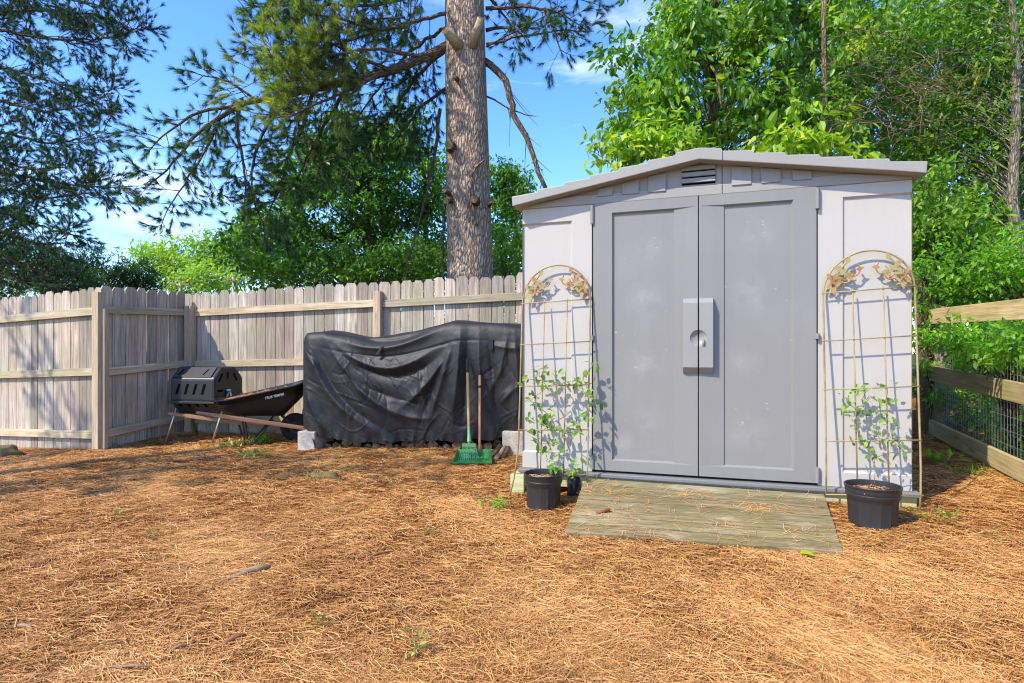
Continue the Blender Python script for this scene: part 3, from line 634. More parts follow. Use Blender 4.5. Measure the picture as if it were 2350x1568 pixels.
def broadleaf(name,label,cat,base,top,tr,blobs,ncl,per,L,leaf,sig=.25,group=None,bark='limb_bark',Wr=.5,droop=.35,tb=.5,tv=.22,shell=.45,br=.010,bend=.12,mbr=1.0,upn=1.0):
    base=np.array(base,float); top=np.array(top,float)
    t=thing(name,label,cat,tuple(base),0,group)
    n=9; tp_=base+(top-base)*np.linspace(0,1,n)[:,None]; tp_[1:]+=rng.normal(0,bend*np.linalg.norm(top-base)*.05,(n-1,3))*np.array([1,1,0])
    mb=MB(); mb.tube(tp_,np.linspace(tr,tr*.25,n),10); C=inside(blobs,ncl,shell)
    for c in C[:int(ncl*mbr)]:
        h=c[2]-.55*np.hypot(*(c-base)[:2])-.2; u=np.clip((h-base[2])/max(top[2]-base[2],.1),.05,1); i=u*(n-1); k=min(int(i),n-2); a=tp_[k]+(tp_[k+1]-tp_[k])*(i-k)
        L_=np.linalg.norm(c-a); mid=(a+c)/2+np.array([0,0,.18*L_])+rng.normal(0,.07*L_,3)
        p=wiggle(bez(a,mid,c,7),.015*L_); mb.tube(p,np.linspace(br*(.5+.25*L_),br*.25,7),5,cap=False)
    mb.build('trunk',M[bark],t,smooth=True)
    mb=MB(); clump_leaves(mb,C,sig,per,L,Wr,droop,tb,tv,upn=upn); mb.build('crown',M[leaf],t,recalc=False)
    return t
def tufts(mb,P,D,per,L,wd,spread=.8,tb=.45,tv=.2):
    P=np.asarray(P,float); n=len(P)*per; k=np.repeat(np.arange(len(P)),per); t=rng.uniform(-.35,.3,n)
    d=nrm(nrm(np.asarray(D))[k]+unit(n)*spread); Lr=L*rng.uniform(.65,1.1,n)
    b=P[k]+nrm(np.asarray(D))[k]*(t*L)[:,None]; tip=b+d*Lr[:,None]; tip[:,2]-=.10*Lr
    s_=nrm(np.cross(d,unit(n)))*(wd*.5); V=np.stack([b-s_,b+s_,tip],1); tc_=rng.normal(tb,tv*.6,len(P)); tone=np.clip(tc_[k]+rng.normal(0,tv*.6,n),0,1)
    mb.raw(V.reshape(-1,3),np.arange(n*3).reshape(-1,3),None,np.repeat(tone,3))
def resample(p,step):
    p=np.asarray(p,float); s_=np.concatenate([[0],np.cumsum(np.linalg.norm(np.diff(p,axis=0),axis=1))]); n=max(int(s_[-1]/step),2)
    u=np.linspace(0,s_[-1],n); return np.stack([np.interp(u,s_,p[:,k]) for k in range(3)],-1), s_[-1]
def smooth_line(p,it=3):
    p=np.asarray(p,float)
    for _ in range(it):
        q_=np.empty((len(p)*2-2,3)); q_[0::2]=.75*p[:-1]+.25*p[1:]; q_[1::2]=.25*p[:-1]+.75*p[1:]; p=np.concatenate([p[:1],q_[1:-1],p[-1:]])
    return p
def pine_limb(wb,nb,line,r0,r1,start=.25,step=.11,tw=(.35,.8),per=26,nl=.10,wd=.004,tb=.45,tv=.2,dens=1.0,sub=4,down=.0,bare=False,gap=0.,dspread=1.0):
    p=smooth_line(line); p,Lt=resample(p,.12); wb.tube(wiggle(p,.008),np.linspace(r0,r1,len(p)),7)
    TP=[];TD=[]; n=len(p)
    nt_=int(Lt*(1-start)/step)
    for i in range(nt_):
        if random.random()<gap: continue
        u=start+(1-start)*(i+random.random())/nt_; x=u*(n-1); k=min(int(x),n-2); a=p[k]+(p[k+1]-p[k])*(x-k); td=nrm(p[k+1]-p[k])
        rd=rng.normal(0,1,3); rd-=td*rd.dot(td); rd=nrm(rd); rd[1]*=dspread; d=nrm(td*.55+rd*.9+np.array([0,0,-down])); ln=random.uniform(*tw)*(1.15-.5*u)
        e=a+d*ln; m=(a+e)/2+rng.normal(0,.06*ln,3)+np.array([0,0,.04*ln]); tl=bez(a,m,e,5); wb.tube(tl,np.linspace(.007,.002,5),4,tone=.4,cap=False)
        if bare: continue
        TP.append(e);TD.append(e-m)
        for q_ in range(sub):
            v=random.uniform(.3,1); b=tl[min(int(v*4),3)]+(tl[min(int(v*4)+1,4)]-tl[min(int(v*4),3)])*(v*4%1); dd=nrm(d+nrm(rng.normal(0,1,3))*.8); l2=random.uniform(.10,.26)
            e2=b+dd*l2+np.array([0,0,.03]); wb.tube([b,(b+e2)/2+rng.normal(0,.01,3),e2],[.0035,.003,.002],4,tone=.4,cap=False)
            if random.random()<dens: TP.append(e2);TD.append(dd+np.array([0,0,.25]))
            if random.random()<dens*.5: TP.append((b+e2)/2);TD.append(dd)
    if not bare and TP:
        TP.append(p[-1]);TD.append(p[-1]-p[-2]); tufts(nb,np.array(TP),np.array(TD),per,nl,wd,.62,tb,tv)
def pl(lst,Y0,Y1): 
    n=len(lst); return [at(x,y,Y0+(Y1-Y0)*i/(n-1)) for i,(x,y) in enumerate(lst)]

# ------------------------------------------------------------------ trellises, pots and vines
def off_at(z): return .03+max(0,(1.30-z))*.098
def tp3(x,z,o=0): return np.array(sw(x,-off_at(z)-o,z+.226))
def trellis(x0,x1,tilt,label,feet,bars):
    cx_=(x0+x1)/2; rx=(x1-x0)/2; zs_=1.248; t=thing('garden_trellis',label,'trellis',tuple(tp3(cx_,-.15)),0,'arched metal trellises against the shed')
    tl=lambda x: (x-cx_)*tilt
    mb=MB(); L_=[tp3(x0+(feet[0][0]-x0)*(max(0,(.25-z))/(.25-feet[0][1]))**2 if z<.25 else x0,z) for z in np.linspace(feet[0][1],zs_+tl(x0),12)]
    A=[tp3(cx_+rx*math.cos(a),zs_+tl(cx_+rx*math.cos(a))+.262*math.sin(a)) for a in np.linspace(math.pi,0,25)][1:-1]
    R_=[tp3(x1+(feet[1][0]-x1)*(max(0,(.25-z))/(.25-feet[1][1]))**2 if z<.25 else x1,z) for z in np.linspace(zs_+tl(x1),feet[1][1],12)]
    mb.tube(L_+A+R_,.006,8); mb.build('frame',M['trellis'],t,smooth=True)
    for z in bars:
        mb=MB(); mb.tube([tp3(x0-.008,z+tl(x0),.004),tp3(x1+.008,z+tl(x1),.004)],.0044,6); mb.build('crossbar',M['trellis'],t,smooth=True)
    for f in (1/3,2/3):
        x=x0+(x1-x0)*f; mb=MB(); mb.tube([tp3(x,bars[0]+tl(x)+.015,-.002),tp3(x,.6,-.002),tp3(x,bars[-1]-.01,-.002)],.0044,6); mb.build('upright',M['trellis'],t,smooth=True)
    for sgn in (-1,1):
        mb=MB(); c=lambda r,a: tp3(cx_+sgn*r*math.cos(a), zs_+.01+tl(cx_+sgn*r*math.cos(a))+1.0*r*math.sin(a),.002)
        # r,a: polar round the centre of the arch, a from the horizontal
        st=[c(rx*(.93-.10*math.sin(math.pi*u)),.10+u*1.02) for u in np.linspace(0,1,14)]; mb.tube(st,[.006]*13+[.003],6)
        def curl(r,a,R0,turn,ph,dirn=1):
            pts=[]
            for u in np.linspace(0,1,16):
                an=ph+dirn*u*turn; rr=R0*(1-.75*u); b=(cx_+sgn*r*math.cos(a),zs_+.01+r*math.sin(a)); x=b[0]+sgn*rr*math.cos(an); pts.append(tp3(x,b[1]+rr*math.sin(an)+tl(x),.003))
            mb.tube(pts,np.linspace(.0055,.0035,16),6)
        curl(rx*.62,.98,.050,5.2,2.2); curl(rx*.60,.66,.040,5.0,-.5,-1); curl(rx*.80,.17,.030,5.0,1.2); curl(rx*.66,.36,.034,4.6,2.6,-1)
        def leafp(r,a,ln,wd,ang):
            b=np.array([cx_+sgn*r*math.cos(a),zs_+.01+r*math.sin(a)]); ln*=1.0; wd*=1.25; d=np.array([sgn*math.cos(ang),math.sin(ang)]); n_=np.array([-d[1],d[0]])
            q_=[b,b+d*ln*.35+n_*wd,b+d*ln*.7+n_*wd*.55,b+d*ln,b+d*ln*.7-n_*wd*.55,b+d*ln*.35-n_*wd]; pts=[tp3(x,z+tl(x),.006) for x,z in q_]
            mb.prism(pts,tp3(b[0],b[1],.008)-tp3(b[0],b[1],.006),.5)
        for r,a,ln,wd,an in ((.84,.98,.055,.013,1.9),(.80,.80,.06,.014,.4),(.78,.60,.065,.015,2.5),(.70,.52,.06,.014,-1.2),(.84,.40,.06,.014,.9),(.84,.30,.06,.014,2.8),(.78,.22,.055,.013,-1.6),(.60,1.12,.05,.012,2.9),(.9,.12,.05,.012,2.0)): leafp(rx*r,a,ln,wd,an)
        for k in range(5): leafp(rx*.58,.78,.034,.010,k*1.257+.3)
        for k in range(5): leafp(rx*.80,.47,.040,.011,k*1.257+.6)
        mb.build('scroll',M['scroll'],t)
    return t
trellis(.012,.524,.045,'arched metal trellis against the shed left of the doors, with rusty scrolls',((-.045,-.185),(.525,-.05)),(1.243,.935,.625,.308,-.005))
trellis(2.035,2.545,.062,'arched metal trellis against the shed right of the doors, rusted at one corner scroll',((2.03,-.015),(2.53,-.095)),(1.262,.955,.645,.322,-.005))

def pot(x,y,r,h,label):
    z=g1(x,y)-.012; t=thing('plant_pot',label,'plant pot',(x,y,z),0,'black nursery pots by the shed'); mb=MB()
    flute=lambda a,zz: .012*np.clip(np.cos(a*10),0,1)**.5*(1 if .05*h<zz-z<.68*h else 0)*-1
    prof=[(.001,0),(.80*r,0),(.82*r,.02*h),(.84*r,.08*h),(.86*r,.25*h),(.895*r,.60*h),(.905*r,.70*h),(.96*r,.74*h),(.965*r,.80*h),(.95*r,.81*h),(.98*r,.85*h),(.985*r,.93*h),(1.0*r,.94*h),(1.02*r,.985*h),(1.0*r,1.0*h),(.965*r,.99*h),(.95*r,.86*h),(.93*r,.72*h)]
    def fl(a,zz):
        u=zz/h; return np.where((u>.06)&(u<.66),-.035*np.clip(np.abs(np.sin(a*7)),0,.4)/.4,0.)
    mb.lathe(prof,84,(0,0,0),.5,fl); o=mb.build('pot',M['pot'],t,world=False,smooth=True); m=o.modifiers.new('edge','EDGE_SPLIT'); m.split_angle=math.radians(38)
    mb=MB(); k=20; P=[[(.935*r*u*math.cos(a),.935*r*u*math.sin(a),.80*h+rng.normal(0,.006)+.02*h*(1-u)) for a in np.linspace(0,2*math.pi,25)] for u in np.linspace(0.02,1,8)]
    P=np.array(P); P[:,-1]=P[:,0]; mb.grid(P); mb.build('soil',M['soil'],t,world=False,smooth=True)
    n_=60; a=rng.uniform(0,6.28,n_); rr=r*.8*np.sqrt(rng.random(n_)); P=np.stack([rr*np.cos(a),rr*np.sin(a),np.full(n_,.83*h)],-1)
    mb=MB(); V,f,tn=ribbons(P,rng.uniform(0,6.28,n_),rng.uniform(.04,.11,n_),np.full(n_,.003),rng.beta(2,2,n_),rng.uniform(0,.02,n_),rng.normal(0,.1,n_),rng.normal(0,.15,n_)); mb.raw(V,f,None,tn); o=mb.build('needle_mulch',M['straw'],t,world=False,recalc=False); o['kind']='stuff'
    return np.array([x,y,z+.82*h])
p1=pot(.218,4.08,.134,.245,'smaller black nursery pot left of the ramp')
p2=pot(2.085,3.40,.145,.245,'larger black nursery pot right of the ramp')
def tr_px(px,py,o=0):
    # meet the leaning plane of the trellis
    lo=None
    off=.1
    for _ in range(6):
        k=(px-CX)/F; X0=.079-.3066*off; Y0=4.45-.9519*off; s_=(k*Y0-X0)/(.9519+k*.3066); Yd=Y0-.3066*s_; z=H-(py-HY)/F*Yd-.226; off=off_at(z)+o
    return np.array([(px-CX)/F*Yd,Yd,H-(py-HY)/F*Yd])
def vine(p0,pts,label,lsize,thick):
    t=thing('climbing_vine',label,'vine',tuple(p0)); sb=MB(); lb=MB()
    T=[tr_px(x,y,random.uniform(-.01,.05)) for x,y in pts]; T=sorted(T,key=lambda v:v[2]); main=[]
    nodes=[np.array(p0)]
    for v in T:
        # hook on to the nearest lower node
        c=[n for n in nodes if n[2]<v[2]+.02] or nodes; b=min(c,key=lambda n:np.linalg.norm(n-v)+.0*n[2])
        m=(b+v)/2+rng.normal(0,.018,3); sb.tube(bez(b,m,v,6),[.0019]*5+[.0012],5,cap=False); nodes.append(v)
    nl=0
    for v in T:
        k=random.randint(4,7) if thick else random.randint(4,6); P=v+rng.normal(0,.024,(k,3)); D=unit(k)*.8; D[:,1]-=.25; D[:,2]-=.25; N=unit(k)*.6; N[:,2]+=.9; N[:,1]-=.3; add_leaves(lb,P,D,N,lsize*rng.uniform(.7,1.25,k),rng.uniform(.5,.72,k),np.clip(rng.normal(.5,.25,k),0,1))
    sb.build('stem',M['twig'],t,smooth=True); lb.build('foliage',M['leaf_vine'],t,recalc=False)
z1=lambda x,y: ((1440+x*.3062)*.8168,(980+y*.3062)*.8168)
z2=lambda x,y: ((2100+x*.4465)*.8168,(900+y*.4465)*.8168)
LV=[(240,190),(240,250),(270,290),(330,165),(380,240),(140,275),(310,350),(440,340),(480,330),(560,325),(630,320),(670,235),(700,400),(190,490),(250,500),(370,560),(330,600),(260,640),(160,630),(220,650),(750,510),(680,600),(580,690),(610,740),(590,770),(450,745),(320,720),(270,800),(170,810),(370,880),(260,880),(500,960),(400,1080),(320,1020),(450,1100),(560,1100),(620,1110),(740,150),(200,440),(350,870),(410,1050),(390,1120)]
vine(p1,[z1(*p) for p in LV],'leafy green vine climbing the trellis left of the doors',.052,True)
RV=[(690,430),(750,430),(830,420),(640,470),(640,535),(720,500),(830,505),(620,590),(700,590),(740,560),(680,670),(760,720),(700,745),(760,790),(800,740),(840,600),(900,640),(910,745),(970,740),(985,825),(800,870),(880,430),(870,500)]
vine(p2,[z2(*p) for p in RV],'thin sparse vine climbing the trellis right of the doors',.042,False)

# ------------------------------------------------------------------ covered woodpile
FX=lambda x: 7.293-.95-.235*(x+2.308)                 # front line of the pile (plan)
def cov_px(px,py):     # a point of the front face -> (x, z)
    k=(px-CX)/F; x=k*(6.343-.235*2.308)/(1+.235*k); Yd=FX(x); return x, H-(py-HY)/F*Yd
tops=[(692,772),(700,764),(740,763),(790,770),(840,776),(890,774),(940,764),(980,752),(1010,745),(1040,739),(1080,741),(1120,741),(1160,743),(1200,748),(1290,760)]
bots=[(692,985),(720,998),(770,1010),(850,1018),(960,1014),(1050,1012),(1120,1009),(1195,996),(1290,996)]
tx=np.array([cov_px(*p) for p in tops]); bx=np.array([cov_px(*p) for p in bots])
x0c,x1c=tx[0,0],.40
folds=[([(705,775),(725,850),(775,930),(860,990)],13,.045),([(722,790),(755,880),(815,950),(900,995)],12,-.03),([(742,770),(790,850),(850,915),(950,975)],13,.045),([(755,800),(800,870),(870,905),(960,925)],12,-.03),
 ([(752,775),(815,828),(890,850),(955,830),(1010,795)],14,.05),([(760,790),(830,845),(900,870),(970,850),(1030,800)],11,-.03),([(762,774),(830,798),(900,800),(975,772),(1020,752)],11,.035),([(800,770),(870,786),(930,778),(980,760)],7,-.025),
 ([(1038,790),(1005,850),(960,905),(915,940)],11,.04),([(1045,770),(1015,870),(985,970)],11,.035),([(1030,800),(990,900),(960,990)],9,-.025),([(1058,750),(1050,860),(1035,990)],12,.045),([(1075,760),(1070,880),(1062,995)],9,-.03),
 ([(1098,748),(1100,870),(1095,995)],11,.03),([(1120,760),(1135,880),(1140,990)],10,-.03),([(1165,765),(1150,850),(1120,905)],10,.03),([(1180,760),(1188,880),(1185,985)],10,.035),([(1120,790),(1170,800),(1195,800)],8,.02),([(1145,930),(1170,900),(1195,880)],9,.025),
 ([(700,880),(720,950),(760,1000)],10,.03),([(880,930),(940,960),(1000,960)],10,.025),([(960,830),(970,900),(985,960)],6,.02),([(700,790),(800,812),(900,822),(1000,796),(1060,778),(1190,786)],3.2,-.012)]
def cov_d(px,py):
    d=np.zeros_like(px)
    for ln,wd,am in folds:
        l=smooth_line(np.array([(a,b,0) for a,b in ln],float),2)[:,:2]; best=np.full(px.shape,1e9); tt=np.zeros(px.shape); m=len(l)-1
        for i in range(m):
            a=l[i];b=l[i+1];ab=b-a; t=np.clip(((px-a[0])*ab[0]+(py-a[1])*ab[1])/(ab@ab),0,1); q_=np.hypot(px-a[0]-t*ab[0],py-a[1]-t*ab[1]); w_=q_<best; best=np.where(w_,q_,best); tt=np.where(w_,(i+t)/m,tt)
        fade=np.clip(np.minimum(tt,1-tt)*5,.15,1)
        d+=am*np.exp(-(best/(wd*.85))**1.45)*fade
    return d
cv=thing('pile_cover','black vinyl cover draped in folds over the firewood pile','cover',(float(-1.),float(FX(-1.)+.3),g1(-1,6.4)))
nu,nv=330,120; us=np.linspace(x0c,x1c,nu); zt_=np.interp(us,tx[:,0],tx[:,1]); zb_=np.interp(us,bx[:,0],bx[:,1]); vv=np.linspace(0,1,nv)
Xg=np.repeat(us[None],nv,0); Zg=zt_[None]+(zb_-zt_)[None]*vv[:,None]
PXg=CX+F*Xg/FX(Xg); PYg=HY-(Zg-H)/FX(Xg)*F
dd=cov_d(PXg,PYg); edge=np.minimum(1,np.minimum(Xg-x0c,x1c-Xg)/.08); dd=dd*edge
rnd=.06*np.exp(-(zt_[None]-Zg)/.045)+.05*np.exp(-(Xg-x0c)/.04)
fine=np.zeros_like(Xg)
_r2=np.random.default_rng(5)
for _ in range(150):
    cx_,cz_=_r2.uniform(x0c,x1c),_r2.uniform(.15,1.05); an=_r2.normal(1.2 if cx_>-1. else -.9,.6); ln_=_r2.uniform(.05,.22); wd_=_r2.uniform(.005,.014); am_=_r2.uniform(.003,.010)*_r2.choice([-1,1])
    uu=(Xg-cx_)*math.cos(an)+(Zg-cz_)*math.sin(an); ww=-(Xg-cx_)*math.sin(an)+(Zg-cz_)*math.cos(an)+.35*uu*uu/ln_*_r2.normal(0,1)
    fine+=am_*np.exp(-np.abs(ww/wd_)**1.4)*np.exp(-(uu/ln_)**2)
fine*=edge
hem=.012*np.sin(Xg*23)*np.clip((vv[:,None]-.85)/.15,0,1)+.008*np.sin(Xg*61+1)*np.clip((vv[:,None]-.9)/.1,0,1)
Yg=FX(Xg)-dd*1.1-fine+rnd-hem-.10*np.sin(np.pi*np.clip(vv[:,None],0,1))*np.sin(np.pi*(Xg-x0c)/(x1c-x0c))*.4
Zg=Zg+.012*np.sin(Xg*17+2)*np.clip((vv[:,None]-.8)/.2,0,1)
front=np.stack([Xg,Yg,Zg],-1); dep=np.array([.22*.75,.75,0.])
mb=MB(); UV=np.stack([Xg,Zg],-1); mb.grid(front,.5,UV)
nt2=24; tt=np.linspace(0,1,nt2); top=front[0][None]+tt[:,None,None]*np.array([0,.72,0])+np.array([0,0,1.])*(.03*np.sin(np.pi*tt)[:,None,None]*(1)+.012*np.sin(us*9)[None,:,None]*np.sin(np.pi*tt)[:,None,None]); mb.grid(top,.5)
back=np.stack([np.repeat(us[None],8,0),np.repeat(top[-1][None,:,1],8,0),top[-1][None,:,2]+(zb_-top[-1][:,2])[None]*np.linspace(0,1,8)[:,None]],-1); mb.grid(back)
for e in (0,-1):
    f0=front[:,e]; tz=np.linspace(0,1,16)[:,None,None]; yb=top[-1][e,1]; endg=f0[None]*np.ones((16,1,1)); endg[...,1]=f0[None,:,1]+(yb-f0[None,:,1])*np.linspace(0,1,16)[:,None]; endg[...,0]+= (-1 if e==0 else 1)*.03*np.sin(np.pi*np.linspace(0,1,16))[:,None]*np.sin(np.linspace(0,7,nv))[None]
    endg[...,2]+=.03*np.sin(np.pi*np.linspace(0,1,16))[:,None]*np.exp(-vv*20)[None]; mb.grid(endg)
mb.build('drape',M['cover'],cv,smooth=True)
def strap(px,py,w_,h_):
    x,z=cov_px(px,py); i=np.argmin(abs(us-x)); j=np.argmin(abs(front[:,i,2]-z)); p=front[j,i]; return p
for px,py,w_,h_,sl_ in ((1127,791,.045,.10,0),(874,806,.03,.09,.05)):
    p=strap(px,py,w_,h_); mb=MB(); mb.prism([p+np.array([-w_/2+sl_/2,-.022,h_/2]),p+np.array([w_/2+sl_/2,-.022,h_/2]),p+np.array([w_/2-sl_/2,-.03,-h_/2]),p+np.array([-w_/2-sl_/2,-.03,-h_/2])],(0,.02,0)); mb.build('strap_loop',M['black_plastic'],cv,bevel=.002)
# a loose tie strap at the lower left corner
mb=MB(); a=at(727,985,6.33); mb.tube([a,at(716,1000,6.3),at(719,1010,6.25),at(724,1026,6.22)],.008,6); mb.build('tie_strap',M['black_plastic'],cv)
def block(px,pyb,Y,w_,d_,h_,label,rot=0.):
    c=at(px,pyb,Y); z=g1(c[0],Y+d_/2)-.01; mb=MB(); b=bpy.data
    mb.beam((-w_/2,0,h_/2),(w_/2,0,h_/2),h_,d_,(0,0,1),(0,1,0)); o=mb.build('concrete_block',M['concrete'],loc=(c[0],Y+d_/2,z),world=False,bevel=.008); o.rotation_euler=(0,0,rot); return tag(o,label,'concrete block')
block(712,1028,6.27,.205,.39,.205,'pale concrete block at the left foot of the covered woodpile',-.25)
block(1196,1045,5.72,.30,.39,.235,'grey concrete block between the covered woodpile and the shed',-.2)
# firewood: bottom rows showing under the cover
lg=None; LBL='split log showing under the hem of the black cover'
k=0; xx=-2.02
rows=[]
while xx<.02:
    r=random.choice([.022,.03,.036,.045,.058])*random.uniform(.85,1.15); rows.append((xx+r,r,0)); xx+=2*r+random.uniform(.0,.012)
for (x,r,_) in list(rows):
    if random.random()<.8: rows.append((x+random.uniform(-.02,.03),random.uniform(.024,.045),1))
for x,r,lay in rows:
    yf=FX(x)+random.uniform(.03,.14)+(.0 if lay==0 else .04); z0_=g1(x,yf+.2)+(r-.012 if lay==0 else .125+random.uniform(-.02,.02)); ln=.42; n=9; sq=random.random()<.7
    ang=np.linspace(0,2*math.pi,n,endpoint=False)+random.random(); rr=r*(1+rng.normal(0,.16,n)); 
    if sq: rr=rr*np.where(np.cos(ang-random.uniform(0,6))>.35,.55,1.05)
    ya=random.uniform(-.18,.18); V=[]
    for yy_ in (0,ln): V+= [(rr[q_]*math.cos(ang[q_])+ya*yy_, yy_, rr[q_]*math.sin(ang[q_])) for q_ in range(n)]
    t=thing('firewood_log',LBL,'firewood',(x,yf,z0_),0,'firewood logs stacked under the cover')
    mb=MB(); mb.raw(V,[(q_,(q_+1)%n,(q_+1)%n+n,q_+n) for q_ in range(n)],None); mb.raw(np.array(V[n:]),[tuple(range(n))]); mb.build('bark',M['bark_log'],t,world=False)
    mb=MB(); mb.raw(np.array(V[:n])+np.array([0,-.001,0]),[tuple(range(n))]); mb.build('cut_end',M['log_end'],t,world=False)
# loose sticks at the right end of the pile
for i,(a,b,Ya,Yb,r,lab) in enumerate((((1137,1052),(1160,1015),5.42,5.75,.024,'pale loose branch leaning at the right end of the firewood'),((1128,1028),(1150,1010),5.6,5.78,.03,'thick short log beside the pale loose branch'),((1153,1046),(1168,1018),5.5,5.75,.022,'thin brown stick next to the right concrete block'))):
    p0=at(*a,Ya);p1=at(*b,Yb); p0[2]=g1(p0[0],p0[1])+r; p1[2]=g1(p1[0],p1[1])+r+.06; mb=MB(); mb.tube(wiggle(np.linspace(p0,p1,5),.004),np.linspace(r,r*.85,5),9); tag(mb.build('loose_branch',M['bark_log' if i!=0 else 'pale_stick'],loc=tuple(p0),smooth=True),lab,'branch')

# ------------------------------------------------------------------ rake and scoop
def tool_pole(mb_list,a,b,r): mb=MB(); mb.tube(np.linspace(a,b,4),r,10); return mb
b0=at(1077,1020,5.47); t0=at(1072,825,5.84)
rk=thing('lawn_rake','small green plastic rake with wooden handle leaning on the black cover','rake',(b0[0],5.45,g1(b0[0],5.45)))
gp=t0+(b0-t0)*.17
tool_pole(0,gp,b0,.0135).build('handle',M['tool_wood_pale'],rk,smooth=True)
mb=MB(); mb.tube(np.linspace(t0,gp,9),[.012,.014,.012,.014,.012,.014,.012,.014,.013],10); mb.build('grip',M['rubber'],rk,smooth=True)
dirr=nrm(b0-t0); mb=MB(); mb.tube([b0-dirr*.16,b0-dirr*.09,b0-dirr*.02],[.015,.016,.022],10)
c=b0+np.array([0,-.005,-.0]); mb.beam(c+np.array([-.064,0,-.01]),c+np.array([.064,0,-.01]),.035,.016,(0,0,1)); mb.build('rake_head',M['rake_green'],rk,bevel=.003)
gr_=g1(b0[0],5.36)
for i in range(11):
    u=(i-5)/5; a=c+np.array([u*.058,0,-.025]); e=np.array([b0[0]+u*.098,5.385,gr_+.030]); mb=MB(); mb.tube(smooth_line([a,(a+e)/2+np.array([0,-.004,0]),e,e+np.array([0,-.03,-.028])],2),.0036,5); mb.build('tine',M['rake_green'],rk,smooth=True)
mb=MB(); m_=c*.45+np.array([b0[0],5.385,gr_+.03])*.55; mb.beam(m_+np.array([-.082,-.003,0]),m_+np.array([.082,-.003,0]),.008,.012,(0,0,1)); mb.build('tine_brace',M['rake_green'],rk)
b1=at(1101,1038,5.50); t1=at(1101,828,5.86)
sc_=thing('yard_scoop','bright green dustpan scoop on a wooden handle, right of the rake','scoop',(b1[0],5.45,g1(b1[0],5.45)))
g2=t1+(b1-t1)*.17; tool_pole(0,g2,b1+np.array([0,0,.0]),.0125).build('handle',M['tool_wood'],sc_,smooth=True)
mb=MB(); mb.tube(np.linspace(t1,g2,5),.012,10); mb.build('grip',M['rubber'],sc_,smooth=True)
q3=t1+(b1-t1)*.30; mb=MB(); mb.tube([q3-.012*nrm(b1-t1),q3+.012*nrm(b1-t1)],.016,10); mb.build('collar',M['black_plastic'],sc_,smooth=True)
gz_=g1(b1[0]-.06,5.42)+.012; cx0=b1[0]-.055; w1,w2=.155,.175
bl=[(cx0-w1,5.53,gz_+.09),(cx0+w1,5.53,gz_+.09)]; bb=[(cx0-w1*.85,5.50,gz_+.012),(cx0+w1*.85,5.50,gz_+.012)]; ff=[(cx0-w2,5.26,gz_+.008),(cx0+w2,5.26,gz_+.008)]; sf=[(cx0-w2,5.30,gz_+.03),(cx0+w2,5.30,gz_+.03)]
mb=MB(); mb.raw([bl[0],bl[1],bb[1],bb[0]],[(0,1,2,3)]); mb.raw([bb[0],bb[1],ff[1],ff[0]],[(0,1,2,3)]); mb.raw([bl[0],bb[0],ff[0],sf[0]],[(0,1,2,3)]); mb.raw([bl[1],bb[1],ff[1],sf[1]],[(0,1,2,3)])
o=mb.build('pan',M['green_plastic'],sc_); m=o.modifiers.new('thick','SOLIDIFY'); m.thickness=.004
mb=MB(); mb.tube([b1+np.array([0,.01,.02]),(b1[0],5.515,gz_+.03)],.016,10); mb.build('socket',M['green_plastic'],sc_,smooth=True)

# ------------------------------------------------------------------ compost tumbler
ax=nrm(np.array([.97,-.20,0])); dp=np.array([.20,.97,0])/np.hypot(.2,.97); Lt=.60
o0=np.array([-4.06,6.98,0]); tum=thing('compost_tumbler','black octagonal compost tumbler on steel legs in the fence corner','compost tumbler',(-3.7,7.2,g1(-3.7,7.2)))
sec=[(0,.515),(0,.785),(.14,.925),(.38,.925),(.52,.785),(.52,.515),(.38,.355),(.14,.355)]
def tq(u,d_,z): return o0+ax*u+dp*d_+np.array([0,0,z])
mb=MB(); mb.prism([tq(0,d_,z) for d_,z in sec],ax*Lt); drum=mb.build('drum',M['tumbler'],tum,bevel=.026)
mb=MB(); mb.beam(tq(-.012,-.006,.505),tq(Lt+.012,-.006,.505),.025,.02,(0,0,1)); mb.build('seam_flange',M['tumbler'],tum,bevel=.004)
mb=MB(); nn2=nrm(np.array([0,0,1])*1.0-dp*1.0); lid=[tq(.03,.014,.799)+nn2*.004,tq(Lt-.05,.014,.799)+nn2*.004,tq(Lt-.05,.128,.913)+nn2*.004,tq(.03,.128,.913)+nn2*.004]; mb.prism(lid,nn2*.010); lido=mb.build('lid',M['tumbler'],tum,bevel=.006)
def slot_shade(pts,n_,parent,nm='vent_slot_shade'):
    mb=MB(); mb.prism([p+n_*.003 for p in pts],-n_*.004); mb.build(nm,M['dark'],parent)  # flat black plate; the shade inside the opening is only its colour
for i in range(4):
    u=.075+i*.115; slot_shade([tq(u,0,.60),tq(u+.032,0,.60),tq(u+.072,0,.725),tq(u+.040,0,.725)],-dp,drum)
    nl_=nrm(-dp*.15-np.array([0,0,.13])); slot_shade([tq(u+.02,.055,.452),tq(u+.055,.055,.452),tq(u+.055,.02,.492),tq(u+.02,.02,.492)],nl_,drum)
for u in (.085,.42): slot_shade([p+nn2*.0125 for p in (tq(u,.035,.820),tq(u+.02,.035,.820),tq(u+.05,.10,.885),tq(u+.03,.10,.885))],nn2,lido)
for (a,b) in (((.08,.75),(.14,.84)),((.235,.78),(.235,.86)),((.34,.84),(.40,.75)),((.06,.64),(.14,.64))):
    e=nrm(np.array([b[0]-a[0],b[1]-a[1]])); n_=np.array([-e[1],e[0]])*.012; slot_shade([tq(Lt,a[0]+n_[0],a[1]+n_[1]),tq(Lt,b[0]+n_[0],b[1]+n_[1]),tq(Lt,b[0]-n_[0],b[1]-n_[1]),tq(Lt,a[0]-n_[0],a[1]-n_[1])],ax,drum)
